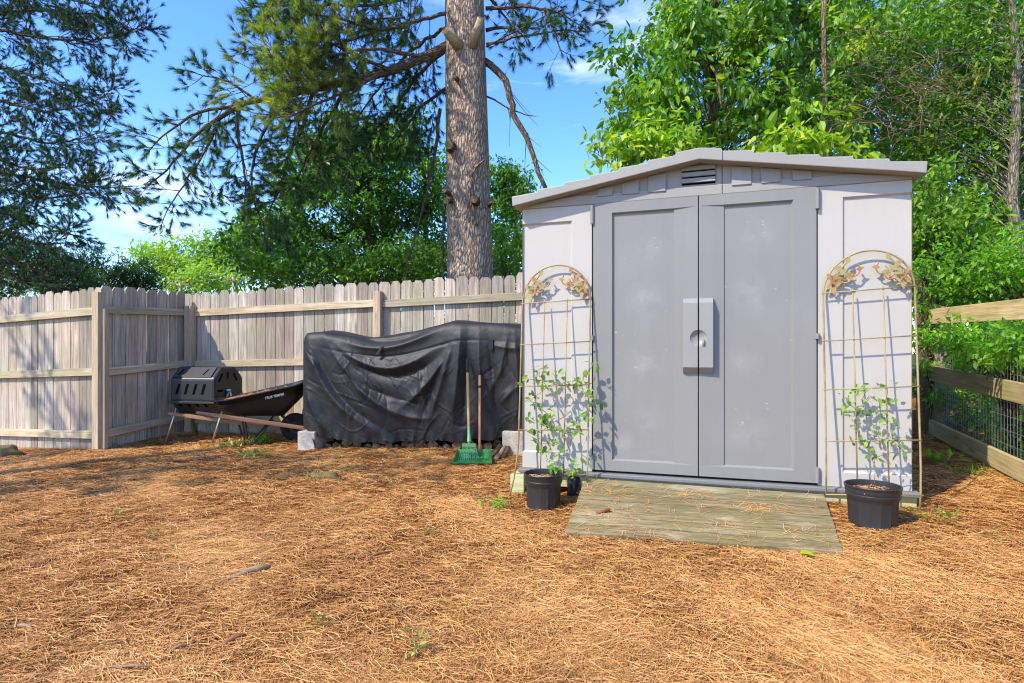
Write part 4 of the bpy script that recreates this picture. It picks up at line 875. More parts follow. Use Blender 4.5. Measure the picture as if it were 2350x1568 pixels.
mb=MB(); mb.tube([tq(-.03,.23,.64),tq(Lt+.04,.23,.64)],.016,10); mb.build('axle',M['galv'],tum,smooth=True)
for u in (-.022,Lt+.022):
    for s_ in (-1,1):
        a=tq(u,.23,.65); e=tq(u,.23+s_*.25,0); e[2]=g1(e[0],e[1])-.01
        if s_<0: e=e+ax*(-.03 if u<0 else -.045)
        mb=MB(); mb.tube([a,e],.0125,10); mb.build('leg',M['galv'],tum,smooth=True)

# ------------------------------------------------------------------ wheelbarrow
wa=nrm(np.array([.93,.36,0])); wp=np.array([-.36,.93,0])/np.hypot(.36,.93); wo_=np.array([-3.27,6.40,0])
wb=thing('wheelbarrow','black plastic wheelbarrow with weathered wooden handles by the tumbler','wheelbarrow',(-2.9,6.6,g1(-2.9,6.6)))
def ring(u0,u1,v0,v1,z0,z1,rad,n=10,narrow=0.,zc=0.):
    P=[]; 
    for (cu,cv_,a0) in ((u1-rad,v0+rad,-90),(u1-rad,v1-rad,0),(u0+rad,v1-rad,90),(u0+rad,v0+rad,180)):
        for a in np.linspace(a0,a0+90,n): P.append((cu+rad*math.cos(math.radians(a)),cv_+rad*math.sin(math.radians(a))))
    out=[]
    for u,v in P:
        f_=(u-u0)/(u1-u0); vc=(v0+v1)/2; v=vc+(v-vc)*(1-narrow*(1-f_)); z=z0+(z1-z0)*f_**1.6; out.append(wo_+wa*u+wp*v+np.array([0,0,z]))
    return np.array(out)
rim=ring(0,1.0,0,.60,.565,.775,.16,narrow=.12); rim_o=ring(-.018,1.018,-.018,.618,.562,.772,.17,narrow=.12); rim_d=ring(-.018,1.018,-.018,.618,.545,.755,.17,narrow=.12)
m1=ring(.05,.94,.04,.56,.46,.575,.15,narrow=.12); bot=ring(.13,.74,.10,.50,.385,.365,.12,narrow=.1); inb=ring(.14,.73,.11,.49,.395,.375,.12,narrow=.1)
ri2=ring(.012,.988,.012,.588,.560,.770,.155,narrow=.12); m2=ring(.06,.93,.05,.55,.465,.58,.145,narrow=.12)
mb=MB(); cl=lambda r: np.concatenate([r,r[:1]])
mb.grid(np.stack([cl(bot),cl(m1),cl(ring(.0,1.0,.0,.60,.555,.765,.16,narrow=.12)),cl(rim_d),cl(rim_o),cl(rim),cl(ri2),cl(m2),cl(inb)],0)); nb_=len(bot); mb.raw(bot,[tuple(range(nb_))]); mb.raw(inb,[tuple(range(nb_))])
tray=mb.build('tray',M['black_plastic'],wb,smooth=True)
# lettering on the near side of the tray
cu=bpy.data.curves.new('lettering','FONT'); cu.body='TRUE TEMPER'; cu.size=.058; cu.shear=.25; cu.extrude=.0; cu.space_character=.95; cu.offset=.0012; tmp=bpy.data.objects.new('lettering_source',cu); col.objects.link(tmp)
dg_=bpy.context.evaluated_depsgraph_get(); dg_.update(); me=bpy.data.meshes.new_from_object(tmp.evaluated_get(dg_)); bpy.data.objects.remove(tmp); vco=np.array([v.co[:] for v in me.vertices]); 
wtx=vco[:,0].max(); r3=ring(.0,1.0,.0,.60,.555,.765,.16,narrow=.12)
def side_pt(u,w_):     # u along the tray, w_ 0 at the mid ring .. 1 under the rim, straight near side
    f_=lambda r: r[40-1]+(r[0]-r[40-1])*u
    a=f_(m1);b=f_(r3); return a+(b-a)*w_
A0,A1=side_pt(.56,.40),side_pt(.94,.47); B0=side_pt(.56,.85); ex=nrm(A1-A0); ey=nrm(nrm(B0-A0)-ex*np.dot(nrm(B0-A0),ex)); en=nrm(np.cross(ex,ey)); en=en if en[1]<0 else -en
sc2=.21/wtx; W_=A0+np.outer(vco[:,0]*sc2,ex)+np.outer(vco[:,1]*sc2*1.15,ey)+en*.006
rootM=np.array((Matrix.Translation(wb.location)).inverted()); W_=W_+rootM[:3,3]
for i,v in enumerate(me.vertices): v.co=W_[i]
me.materials.clear(); me.materials.append(M['lettering']); lo_=bpy.data.objects.new('lettering',me); col.objects.link(lo_); lo_.parent=tray
for k,(a,b) in enumerate(((at(450,947,6.38),at(706,984,6.72)),(at(385,949,6.95),at(655,984,7.16)))):
    mb=MB(); m_=a+(b-a)*.25; mb.tube([a,a+(b-a)*.02,a+(b-a)*.16],[.014,.019,.019],10); mb.beam(a+(b-a)*.15,b,.042,.036,(0,0,1),None,.5+.2*k); mb.build('handle',M['handle_wood'],wb,bevel=.004)
def wpnt(u,v,z): return wo_+wa*u+wp*v+np.array([0,0,z])
for v in (.10,.50):
    a=wpnt(.30,v,.36); g_=wpnt(.38,v,0); gz1=g1(g_[0],g_[1])+.008; b=wpnt(.62,v,.31)
    mb=MB(); mb.tube([a,wpnt(.33,v,gz1),wpnt(.39,v,gz1),wpnt(.62,v,.33)],.011,8); mb.build('leg',M['black_steel'],wb,smooth=False)
mb=MB(); mb.tube([wpnt(.355,.10,.10),wpnt(.355,.50,.10)],.008,8); mb.build('leg_brace',M['galv'],wb,smooth=True)
wc=wpnt(.86,.30,0); wr=.165; wc[2]=g1(wc[0],wc[1])+wr-.01
whl=None
prof=[]
def wheel_part(name,mat,rads,parent):
    mb=MB(); V=[]; n=40
    for (r,wd_) in rads:
        for a in np.linspace(0,2*math.pi,n,endpoint=False): V.append(wc+wa*r*math.cos(a)+np.array([0,0,r*math.sin(a)])+wp*wd_)
    m=len(rads); f=[(i*n+k,i*n+(k+1)%n,(i+1)*n+(k+1)%n,(i+1)*n+k) for i in range(m-1) for k in range(n)]; mb.raw(V,f); return mb.build(name,mat,parent,smooth=True)
whl=wheel_part('wheel',M['black_steel'],[(.012,-.05),(.018,-.05),(.02,-.02),(.08,-.012),(.088,-.025),(.088,.025),(.08,.012),(.02,.02),(.018,.05),(.012,.05)],wb)
wheel_part('tyre',M['rubber'],[(.088,-.03),(.11,-.042),(.145,-.042),(.162,-.025),(.165,0),(.162,.025),(.145,.042),(.11,.042),(.088,.03)],whl)
for v in (.24,.36):
    mb=MB(); mb.beam(wpnt(.70,v,.36),(*(wc+wp*(v-.30))[:2],wc[2]),.03,.006,(0,0,1)); mb.build('wheel_bracket',M['black_steel'],wb)
# straw heap inside the tray
n_=2600; u=rng.beta(1.6,1.6,n_)*.78+.10; v=rng.uniform(.08,.52,n_); zh=.52+.17*(np.clip(u,0,1))**1.6+.03*np.sin(np.pi*u)*np.sin(np.pi*v/.6); P=np.array([wpnt(a,b,c) for a,b,c in zip(u,v,zh)])
mb=MB(); V,f,tn=ribbons(P,rng.uniform(0,6.28,n_),rng.uniform(.05,.14,n_),np.full(n_,.004),rng.beta(2,2.3,n_),rng.uniform(-.02,.03,n_),rng.normal(0,.12,n_),rng.normal(0,.2,n_)); mb.raw(V,f,None,tn)
Pu=np.linspace(.04,.95,14); Pv=np.linspace(.04,.56,8); mb.grid(np.array([[wpnt(a,b,.505+.17*a**1.6+.025*math.sin(math.pi*a)*math.sin(math.pi*b/.6)) for b in Pv] for a in Pu]),.15)
tag(mb.build('straw_heap',M['straw'],recalc=False,loc=tuple(wpnt(.5,.3,.5))),'heap of brown pine needles filling the wheelbarrow tray','pine needles',kind='stuff')

# ------------------------------------------------------------------ small things on the ground
def gpt(px,py):
    Y=3.5
    for _ in range(25):
        X=(px-CX)/F*Y; z=g1(X,Y); Y=.5*Y+.5*(H-z)*F/(py-HY)
    return (px-CX)/F*Y,Y,z
x,y,z=gpt(8,1050); rock('tree_stump',(x-.05,y+.05,z+.03),(.20,.13,.10),M['stump'],'mossy broken stump lying in front of the left fence','stump',seed=2)
x,y,z=gpt(742,1100); rock('tree_stump',(x,y+.03,z-.005),(.13,.10,.06),M['stump'],'low mossy stump in the needles below the concrete block','stump',seed=3)
def bark_chunk(px,py,ln,r,ang,mat,label,cat,name,curve=.1):
    x,y,z=gpt(px,py); d=np.array([math.cos(ang),math.sin(ang),0]); s_=np.array([-d[1],d[0],0]); p=[np.array([x,y,z+r*.6+.012])+d*ln*t+s_*curve*ln*(1-4*t*t)+np.array([0,0,.01*math.sin(5*t)]) for t in np.linspace(-.5,.5,7)]; mb=MB(); mb.tube(wiggle(p,r*.15),r*np.array([.45,.8,1,.95,1,.8,.4]),8); return tag(mb.build(name,mat,loc=(x,y,z),smooth=True),label,cat)
bark_chunk(572,1325,.20,.018,.65,M['pale_stick'],'grey piece of bark half buried in the foreground needles','bark','bark_chunk',.05)
bark_chunk(22,1455,.20,.007,-.1,M['pale_stick'],'pale curved stick at the left edge of the needles','stick','fallen_stick',.18)
bark_chunk(200,1553,.0+.42,.006,.12,M['pale_stick'],'long pale stick among the needles at the bottom left','stick','fallen_stick',.03)
bark_chunk(528,1486,.12,.012,.7,M['stick'],'short brown stick in the needles right of the bark piece','stick','fallen_stick',.1)
bark_chunk(395,1505,.10,.006,.8,M['pale_stick'],'tiny pale twig lying left of the short brown stick','stick','fallen_stick',.1)
bark_chunk(865,1290,.22,.008,1.0,M['stick'],'bent brown twig on the needles left of the ramp','stick','fallen_stick',.2)
def sprig(px,py,n,L,label,cat='weed',spread=.06,leaf='leaf_weed',grass=False,name='weed',group=None):
    x,y,z=gpt(px,py); mb=MB(); P=np.array([x,y,z+.01])+rng.normal(0,1,(n,3))*np.array([spread,spread,.0])
    D=unit(n)*.8; D[:,2]=np.abs(D[:,2])+(.8 if grass else .35); N=unit(n)*.5; N[:,2]+=.8
    if not grass: P[:,2]+=rng.uniform(.005,.05,n)
    for p_ in P: mb.tube([(x,y,z-.01),(np.array([x,y,z])+p_)/2+np.array([0,0,.006]),p_+D[0]*0],.0012,3,cap=False,tone=.4)
    add_leaves(mb,P,D,N,L*rng.uniform(.6,1.3,n),(.10 if grass else .55),np.clip(rng.normal(.6,.25,n),0,1)); return tag(mb.build(name,M[leaf],loc=(x,y,z),recalc=False),label,cat,group)
sprig(545,1027,110,.045,'pale green weed patch in front of the wheelbarrow legs',spread=.12)
sprig(598,1020,60,.055,'darker green leafy weed beside the wheelbarrow wheel',spread=.06,leaf='leaf_bright')
sprig(575,1052,60,.05,'yellow green weed tuft below the wheelbarrow','weed',.07)
sprig(250,1030,14,.05,'little weed at the foot of the tall gate post','weed',.03,'leaf_bright')
sprig(720,1100,40,.07,'yellow grass tuft beside the low mossy stump','grass tuft',.07,grass=True,name='grass_tuft')
sprig(1140,1170,30,.035,'small leafy weed left of the smaller pot','weed',.05,'leaf_bright')
for i,(px,py) in enumerate(((275,1185),(355,1242),(395,1285),(960,1505),(945,1470),(745,1445),(560,1140),(2290,1238),(985,1235),(1150,1170))): sprig(px,py,random.randint(6,13),.026,'sparse green weed sprig poking through the pine needles','weed',.035,'leaf_weed',name='weed_sprig',group='small weed sprigs in the pine straw')
sprig(2148,1062,18,.06,'broad leafed weed in the shade between the shed and the rail fence','weed',.05,'leaf_bright')
sprig(2250,1085,30,.07,'grassy weed near the bottom rail of the right fence','weed',.10,'leaf_bright',True)
sprig(2140,1195,12,.05,'pale green seedling in the sun right of the larger pot','weed',.08,'leaf_vine')
x,y,z=gpt(1836,1283); mb=MB(); add_leaves(mb,np.array([[x,y,z+.03],[x+.02,y,z+.03]]),np.array([[.9,.2,.1],[.5,-.5,.1]]),np.array([[0,-.3,1],[.2,-.2,1.]]),np.array([.08,.06]),.6,np.array([1.,.9])); tag(mb.build('fallen_leaf',M['leaf_big'],loc=(x,y,z),recalc=False),'bright green leaf fallen at the foot of the ramp','leaf')

# ------------------------------------------------------------------ trees
# tall pine behind the fence
BP=np.array([-.62,8.6,.15]); pine=thing('pine_tree','tall pine with a thick scaly trunk rising behind the picket fence','tree',tuple(BP))
nz_=40; zs=np.concatenate([[-.2,.3],np.linspace(1,13,nz_-2)]); cxp=np.interp(zs,[0,2.2,6.2,13],[-.61,-.615,-.69,-.75]); rp_=np.interp(zs,[-.2,.6,2.2,6.2,13],[.43,.37,.335,.285,.16])
sides=48; ang=np.linspace(0,2*math.pi,sides,endpoint=False); V=[];UVt=[]
for i,(z,cx_,r) in enumerate(zip(zs,cxp,rp_)): V.append(np.stack([cx_+r*np.cos(ang)*(1+.02*np.sin(3*ang+z*.8)),8.6+r*np.sin(ang)*(1+.02*np.sin(4*ang+z)),np.full(sides,z)],-1))
V=np.concatenate(V); f=[];u=[]
for i in range(nz_-1):
    for k in range(sides):
        k2=(k+1)%sides; f.append((i*sides+k,i*sides+k2,(i+1)*sides+k2,(i+1)*sides+k)); c_=2.1
        u+=[(c_*k/sides,zs[i]),(c_*(k+1)/sides,zs[i]),(c_*(k+1)/sides,zs[i+1]),(c_*k/sides,zs[i+1])]
mb=MB(); mb.raw(V,f,u); trunk=mb.build('trunk',M['pine_bark'],pine,smooth=True)
def on_trunk(px,py):
    z=H-(py-HY)/F*8.3; cx_=np.interp(z,zs,cxp); r=np.interp(z,zs,rp_); X=(px-CX)/F*8.3; dx=np.clip(X-cx_,-r*.97,r*.97); return np.array([cx_+dx,8.6-math.sqrt(r*r-dx*dx),z])
for (px,py,tx_,ty_,r) in ((1048,98,1022,68,.075),(1085,95,1104,42,.06),(1036,335,1030,333,.07),(1090,462,1088,458,.06),(1034,455,1024,462,.05),(1120,465,1131,463,.03),(1048,180,1044,176,.03),(1030,440,1020,438,.035)):
    p=on_trunk(px,py); e=at(tx_,ty_,p[1]-.18); mb=MB(); mb.tube([p+(p-e)*.2,p+(e-p)*.4,e],[r*1.3,r*.95,r*.85],12); s_o=mb.build('branch_stub',M['stub' if ty_<80 else 'limb_bark'],trunk,smooth=True)
    d=nrm(e-p); mb=MB(); mb.tube([e,e+d*.006],[r*.83,r*.8],12); mb.build('stub_end',M['log_end'],trunk)
mb=MB(); vl=[on_trunk(1112,360),on_trunk(1095,380),on_trunk(1083,400),on_trunk(1080,430),on_trunk(1085,465),on_trunk(1088,500),on_trunk(1097,520)]; mb.tube(smooth_line([v+np.array([0,-.015,0]) for v in vl]),.012,6); vl=[on_trunk(1086,455),on_trunk(1078,480),on_trunk(1090,495),on_trunk(1086,510)]; mb.tube(smooth_line([v+np.array([0,-.015,0]) for v in vl]),.01,6); mb.build('creeper_stem',M['twig'],trunk,smooth=True)
wbm=MB(); nbm=MB()
P_=dict(wd=.0042,per=70,nl=.11)
pine_limb(wbm,nbm,pl([(1030,105),(960,140),(880,168),(800,188),(720,202),(650,218)],8.55,8.0),.075,.045,.5,.03,(.4,.95),tb=.62,dens=1.,sub=5,**P_)
pine_limb(wbm,nbm,pl([(650,218),(590,234),(545,240),(490,280),(430,325),(385,395),(345,420)],8.0,7.7),.045,.008,.15,.10,(.25,.7),tb=.35,dens=.9,sub=5,gap=.1,**P_)
pine_limb(wbm,nbm,pl([(560,238),(500,248),(430,265),(370,320),(340,350)],7.95,7.6),.03,.006,.1,.10,(.25,.6),tb=.3,dens=.9,gap=.1,**P_)
pine_limb(wbm,nbm,pl([(545,242),(545,310),(560,380),(565,450),(560,500)],7.95,7.8),.03,.006,.2,.10,(.25,.6),tb=.3,dens=.9,gap=.1,**P_)
pine_limb(wbm,nbm,pl([(645,216),(610,290),(575,380),(580,470),(620,540)],8.0,8.1),.03,.006,.1,.085,(.3,.75),tb=.3,dens=.9,gap=.05,**P_)
pine_limb(wbm,nbm,pl([(500,285),(470,350),(420,430),(380,480),(370,520)],7.9,7.6),.02,.005,.1,.085,(.25,.6),tb=.3,dens=.9,gap=.1,**P_)
pine_limb(wbm,nbm,pl([(590,232),(540,190),(480,175),(440,165)],8.0,7.7),.02,.006,.1,.08,(.25,.55),tb=.35,dens=.9,**P_)
for ln,a,b,tb in (([(1028,30),(930,55),(840,80),(750,110),(660,120),(580,110)],8.5,7.7,.45),([(1028,-30),(900,10),(780,15),(660,10),(560,20)],8.5,7.6,.4),([(1030,60),(960,100),(900,160),(850,230),(800,300)],8.8,9.2,.25),([(1030,110),(950,180),(900,260),(840,320),(780,360),(700,390)],8.9,9.3,.2),([(1030,200),(980,230),(940,280),(900,330)],8.8,9.3,.2),([(800,190),(760,260),(720,330),(690,400),(660,440)],8.2,8.4,.3),([(720,205),(700,280),(660,360),(640,440),(600,520)],8.1,8.4,.3),([(1030,-90),(880,-60),(740,-40),(620,-30)],8.4,7.6,.4),([(900,165),(820,130),(740,90),(680,60)],8.3,7.5,.75),([(830,180),(760,160),(690,150),(630,130)],8.1,7.3,.8),([(960,130),(880,110),(800,120),(720,130)],8.2,7.4,.8),([(880,165),(800,210),(720,240),(660,270)],8.1,7.4,.75),([(940,60),(860,70),(780,40),(700,30)],8.2,7.5,.65),([(760,190),(700,180),(640,190),(600,175)],7.8,7.2,.85)):
    pine_limb(wbm,nbm,pl(ln,a,b),.03,.008,.38 if b<7.6 and tb>.6 else .1,.055,(.35,.85),tb=tb,dens=1.,sub=5,**P_)
for ln,a,b,tb in (([(1115,20),(1180,15),(1250,20),(1310,40),(1345,70)],8.6,8.2,.3),([(1115,-40),(1200,-30),(1290,-10),(1350,5)],8.6,8.1,.3),([(1250,20),(1270,60),(1280,100),(1290,125)],8.4,8.2,.25),([(1115,70),(1150,60),(1190,70),(1210,100)],8.7,8.6,.25),([(1120,-10),(1160,40),(1180,70)],9.0,9.1,.25)):
    pine_limb(wbm,nbm,pl(ln,a,b),.03,.006,.1,.09,(.25,.6),tb=tb,dens=.9,sub=4,**P_)
pine_limb(wbm,nbm,pl([(1116,102),(1190,84),(1270,72),(1345,70),(1362,72)],8.5,8.2),.022,.006,.2,.3,(.2,.5),bare=True)
pine_limb(wbm,nbm,pl([(1116,108),(1180,70),(1230,50),(1265,30)],8.5,8.2),.015,.005,.2,.3,(.2,.5),bare=True)
pine_limb(wbm,nbm,pl([(1112,140),(1140,160),(1165,190),(1178,265),(1200,305),(1220,340),(1234,400),(1252,432)],8.6,8.0),.055,.030,.2,.16,(.2,.75),bare=True,down=.8)
pine_limb(wbm,nbm,pl([(1118,222),(1160,245),(1200,262),(1222,266)],8.6,8.2),.014,.008,.3,.3,(.15,.3),bare=True)
pine_limb(wbm,nbm,pl([(1010,250),(1002,330),(985,420),(960,520),(935,600),(925,640)],8.9,8.9),.03,.012,.2,.14,(.2,.7),bare=True,down=.5)
pine_limb(wbm,nbm,pl([(1025,450),(1015,540),(1018,640)],9.0,9.0),.02,.02,.2,.3,(.2,.5),bare=True,down=.5)
pine_limb(wbm,nbm,pl([(930,40),(830,45),(790,90),(770,150),(750,215)],8.2,7.7),.014,.006,.2,.14,(.2,.5),bare=True,down=.2)
# crown above the picture
for a in np.linspace(0,6.28,11)[:-1]:
    z=random.uniform(7.4,11); p0=np.array([-.7,8.6,z]); d=np.array([math.cos(a),math.sin(a),.05]); pine_limb(wbm,nbm,[p0,p0+d*1.2+np.array([0,0,.1]),p0+d*2.6],.06,.01,.2,.16,(.4,.9),per=16,nl=.13,wd=.008,tb=.4,sub=3)
wbm.build('limbs',M['limb_bark'],pine,smooth=True); nbm.build('needles',M['needle'],pine,recalc=False)

# pine entering from the left
def side_pine(base,lines,label,mat,Ya,Yb,hh=11,P=dict(wd=.0045,per=46,nl=.09),tb=.35,step=.05,tw=(.25,.62),gap=.08,twd=.22,name='pine_tree'):
    t=thing(name,label,'tree',tuple(base)); b=np.array(base,float); mb=MB(); zz_=np.linspace(-.2,hh,12); mb.tube(np.stack([np.full(12,b[0])+.03*np.sin(zz_),np.full(12,b[1]),b[2]+zz_],-1),np.linspace(twd,twd*.3,12),14); mb.build('trunk',M['pine_bark'],t,smooth=True)
    w_=MB(); n_=MB()
    for ln in lines:
        if isinstance(ln[0],tuple) and len(ln[0])==2: L_=pl(ln,Ya,Yb)
        else: L_=[np.array(q_,float) for q_ in ln]
        L_[0]=np.array([b[0],b[1],L_[0][2]]); pine_limb(w_,n_,L_,.04,.006,.15,step,tw,tb=tb,dens=.9,sub=5,gap=gap,**P)
    w_.build('limbs',M['limb_bark'],t,smooth=True); n_.build('needles',M[mat],t,recalc=False); return t
X0=at(-260,0,9.4)[0]
LP=[[(-260,20),(0,70),(150,95),(280,85),(332,55)],[(-260,60),(-40,30),(120,20),(260,40),(300,70)],[(-260,110),(0,150),(120,190),(240,215),(278,195)],[(-260,160),(0,230),(100,260),(200,240),(255,215)],[(-260,250),(0,300),(110,335),(200,315),(240,300)],[(-260,300),(0,370),(100,395),(160,380)],[(-260,360),(0,395),(130,420),(230,432),(295,428)],[(-260,410),(0,430),(110,460),(200,440),(235,450)],[(-260,440),(-20,480),(100,520),(185,545)],[(-260,480),(0,530),(80,560),(150,560)],[(-260,-40),(-20,-20),(130,-10),(240,15)],[(-260,520),(-40,580),(60,610),(130,640)],[(-260,560),(-40,620),(60,650),(160,660)]]
LP+=[[(X0,9.4,z),(X0-.9*c,9.4+.9*d,z+.1),(X0-2.2*c,9.4+2.2*d,z)] for z,c,d in ((3.2,1,.2),(4.1,.8,.7),(5.0,1,-.3),(5.8,.3,1),(6.6,1,.4),(3.7,.2,1),(7.4,.7,-.6))]
side_pine((X0,9.4,.0),LP,'dark pine at the left edge reaching long branches over the fence','needle_shaded',9.3,8.6)
# pines standing to the left of the camera, outside the picture: they shade the fence and the ground
def offside(base,specs,label):
    lines=[]
    for (z0_,dx,dy,dz) in specs: lines.append([(base[0],base[1],z0_),(base[0]+dx*.5,base[1]+dy*.5,z0_+dz*.3),(base[0]+dx,base[1]+dy,z0_+dz)])
    side_pine(base,lines,label,'needle_shaded',0,0,9,dict(wd=.009,per=18,nl=.13),.35,.10,(.3,.8),.05)
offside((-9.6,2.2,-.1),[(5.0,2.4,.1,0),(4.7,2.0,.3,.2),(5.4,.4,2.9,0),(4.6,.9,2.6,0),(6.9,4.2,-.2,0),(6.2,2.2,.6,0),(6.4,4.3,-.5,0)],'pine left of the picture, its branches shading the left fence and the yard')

# woodland behind the fence
broadleaf('broadleaf_tree','green broadleaf tree left of the pine trunk, behind the black cover','tree',(-3.1,12.2,.2),(-2.9,12.2,5.2),.11,[(at(760,470,12.2),(1.5,1.2,1.3)),(at(640,560,12.2),(1.3,1.1,.9)),(at(800,350,12.4),(1.1,1,.8))],230,62,.125,'leaf_mid',.26,tb=.28,tv=.3)
broadleaf('broadleaf_tree','bright green broadleaf tree right beside the pine trunk','tree',(-1.9,13,.2),(-1.9,13,5),.10,[(at(940,400,13),(1.2,1.1,1.5)),(at(930,560,13),(1.3,1.2,1.0)),(at(880,620,12.5),(1.6,1,.5))],230,62,.12,'leaf_mid',.26,tb=.42,tv=.3)
broadleaf('broadleaf_tree','dark leafy tree between the pine trunk and the shed','tree',(.2,13.5,.2),(.1,13.5,4),.09,[(at(1165,560,13.5),(.75,1.1,1.5)),(at(1160,430,13.5),(.5,.8,.5))],110,62,.12,'leaf_mid',.26,tb=.3)
broadleaf('understory_bush','low leafy understory bush just over the fence top behind the cover','bush',(-2.6,10.6,.2),(-2.6,10.6,1.9),.05,[(at(800,620,10.6),(1.7,.6,.5)),(at(960,610,10.6),(1.1,.6,.55)),(at(640,620,10.6),(.9,.6,.45))],110,56,.095,'leaf_mid',.24,tb=.32)
broadleaf('understory_bush','tall thin bush crowding the right side of the pine trunk','bush',(-.1,10.2,.2),(-.1,10.2,2.4),.04,[(at(1160,590,10.2),(.32,.4,.75))],26,50,.07,'leaf_mid',.2,tb=.3)
# far bright tree and distant woods
broadleaf('broadleaf_tree','distant sunny yellow green tree beyond the fence corner','tree',(-13.8,24,.3),(-13.8,24,5.2),.14,[(at(440,585,24),(2.0,1.5,.95)),(at(540,590,24),(1.8,1.4,.95)),(at(360,600,24),(1.3,1.2,.8)),(at(500,640,23),(2.6,1.2,.7))],190,52,.17,'leaf_far',.36,tb=.6)
broadleaf('juniper_tree','dark juniper beyond the gate, left of the sunny tree','tree',(-11.2,15.5,.1),(-11.2,15.5,3.2),.07,[(at(205,610,15.5),(.55,.5,.7)),(at(200,650,15.5),(.9,.6,.45))],70,75,.11,'juniper',.2,Wr=.28,droop=-.6,tb=.35)
broadleaf('juniper_tree','dark juniper with a pointed top, right of the first juniper','tree',(-10.2,16,.1),(-10.2,16,3.2),.07,[(at(315,630,16),(.7,.5,.55)),(at(290,650,16),(.8,.6,.4))],60,75,.11,'juniper',.2,Wr=.28,droop=-.6,tb=.4)
broadleaf('juniper_tree','wide dark evergreen at the left edge just above the fence','tree',(-11.4,12.5,0),(-11.4,12.5,3),.08,[(at(60,610,12.5),(1.1,.6,.55)),(at(-60,590,12.5),(1.1,.7,.8)),(at(140,640,12.5),(.7,.5,.3))],90,85,.11,'juniper',.22,Wr=.28,droop=-.5,tb=.25)
mb=MB(); cs_=[]
for x in np.linspace(-60,50,420):
    cs_.append((x+rng.normal(0,1),rng.uniform(36,46),rng.uniform(.5,5.4+1.2*math.sin(x*.3)+.8*math.sin(x*.9))))
clump_leaves(mb,np.array(cs_),.9,60,.38,.55,tb=.45,tv=.2); tag(mb.build('far_woods',M['leaf_far'],recalc=False),'far line of green woods on the horizon beyond the fence','woods',kind='stuff')
for px,py0,lab in ((535,634,'right pale utility pole far behind the fence'),(413,645,'left pale utility pole far behind the fence')):
    a=at(px,690,22.); b=at(px,py0,22.); a[2]=.2; t=thing('utility_pole',lab,'utility pole',tuple(a)); mb=MB(); mb.tube([a,b],.045,8); mb.build('pole',M['concrete'],t,smooth=True); mb=MB(); mb.beam(b+np.array([-.35,0,-.12]),b+np.array([.35,0,-.12]),.06,.06,(0,0,1)); mb.build('crossarm',M['pale_stick'],t)
mb=MB(); a=at(413,647,22.);b=at(535,637,22.); m_=(a+b)/2-np.array([0,0,.05]); mb.tube(bez(at(250,652,22.),at(340,655,22.),a,8),.012,5); mb.tube(bez(a,m_,b,8),.012,5); mb.tube(bez(b,at(600,642,22.),at(700,640,22.),8),.012,5); tag(mb.build('power_line',M['concrete'],loc=tuple(m_),smooth=True),'thin pale power line strung between the far poles','cable')

# big-leaved tree behind the shed
broadleaf('broadleaf_tree','bright broad-leaved tree overhanging the shed roof','tree',(2.9,8.2,.4),(2.7,8.0,6.6),.13,
  [(at(1520,120,7.6),(.75,.8,.85)),(at(1480,260,7.3),(.55,.6,.55)),(at(1650,60,7.6),(.95,.9,.8)),(at(1800,150,7.8),(1.0,.9,.9)),(at(1620,270,7.5),(.9,.7,.5)),(at(1850,270,7.6),(.8,.7,.6)),(at(1700,-60,7.8),(1.3,1,.5)),(at(1930,60,8.0),(.8,.9,.8))],
  180,58,.132,'leaf_big',.21,tb=.38,tv=.30,Wr=.48,droop=.65,upn=.8)
broadleaf('leafy_sapling','yellow green sapling sprays drooping onto the left side of the shed roof','sapling',(1.35,6.9,.25),(1.5,6.75,2.7),.03,[(at(1450,375,6.6),(.42,.25,.16)),(at(1560,345,6.6),(.36,.25,.14)),(at(1400,350,6.7),(.25,.2,.25)),(at(1500,330,6.7),(.5,.3,.15))],34,22,.14,'leaf_big',.16,tb=.70,tv=.22,droop=.5,Wr=.45)
broadleaf('leafy_sapling','yellow green sapling showing above the roof right of the ridge','sapling',(3.3,6.6,.3),(3.3,6.5,2.75),.03,[(at(1830,335,6.5),(.45,.25,.18)),(at(1750,350,6.5),(.35,.2,.12)),(at(1930,350,6.5),(.3,.2,.1))],26,22,.145,'leaf_big',.16,tb=.66,tv=.22,droop=.5,Wr=.5)
# dark backdrop trees at the right
broadleaf('broadleaf_tree','tall dark leafy tree right of the shed with a bare grey trunk','tree',(5.6,6.6,.4),(5.95,6.9,7.0),.075,[(at(2150,80,7.8),(1.0,.9,.9)),(at(2300,60,7.4),(1.0,.9,1.0)),(at(2120,260,8.2),(.9,.8,.9)),(at(2320,260,7.2),(.9,.8,.9)),(at(2250,420,7.4),(.9,.7,.8)),(at(2450,150,7.2),(.9,.9,1.3)),(at(2060,330,8.6),(.7,.7,.6))],300,54,.105,'leaf_dark',.25,tb=.42,tv=.28,Wr=.38,droop=.4,br=.008,mbr=.5,bark='trunk_grey')
broadleaf('broadleaf_tree','deep green tree in the background between the shed and the right trunk','tree',(5.2,10.8,.4),(5.2,10.8,6.2),.12,[(at(1950,120,10.5),(1.3,1,1.5)),(at(2080,150,10.8),(1.4,1,1.5)),(at(2250,150,10.5),(1.6,1,1.9)),(at(2060,420,10.6),(1.2,1,1.2)),(at(2250,520,10),(1.6,1,1.5)),(at(2420,400,9.5),(1.2,1,2))],340,62,.13,'leaf_dark',.33,tb=.36,tv=.22,mbr=.5)
broadleaf('broadleaf_tree','slender backdrop tree rising behind the shed roof','tree',(3.4,11.5,.3),(3.4,11.5,6.5),.10,[(at(1560,200,11.5),(1.2,1,1.6)),(at(1750,220,11.5),(1.5,1,1.5)),(at(1450,300,11.5),(.5,.8,.6)),(at(1880,250,11.5),(1.0,1,1.3))],150,46,.12,'leaf_mid',.3,tb=.4)
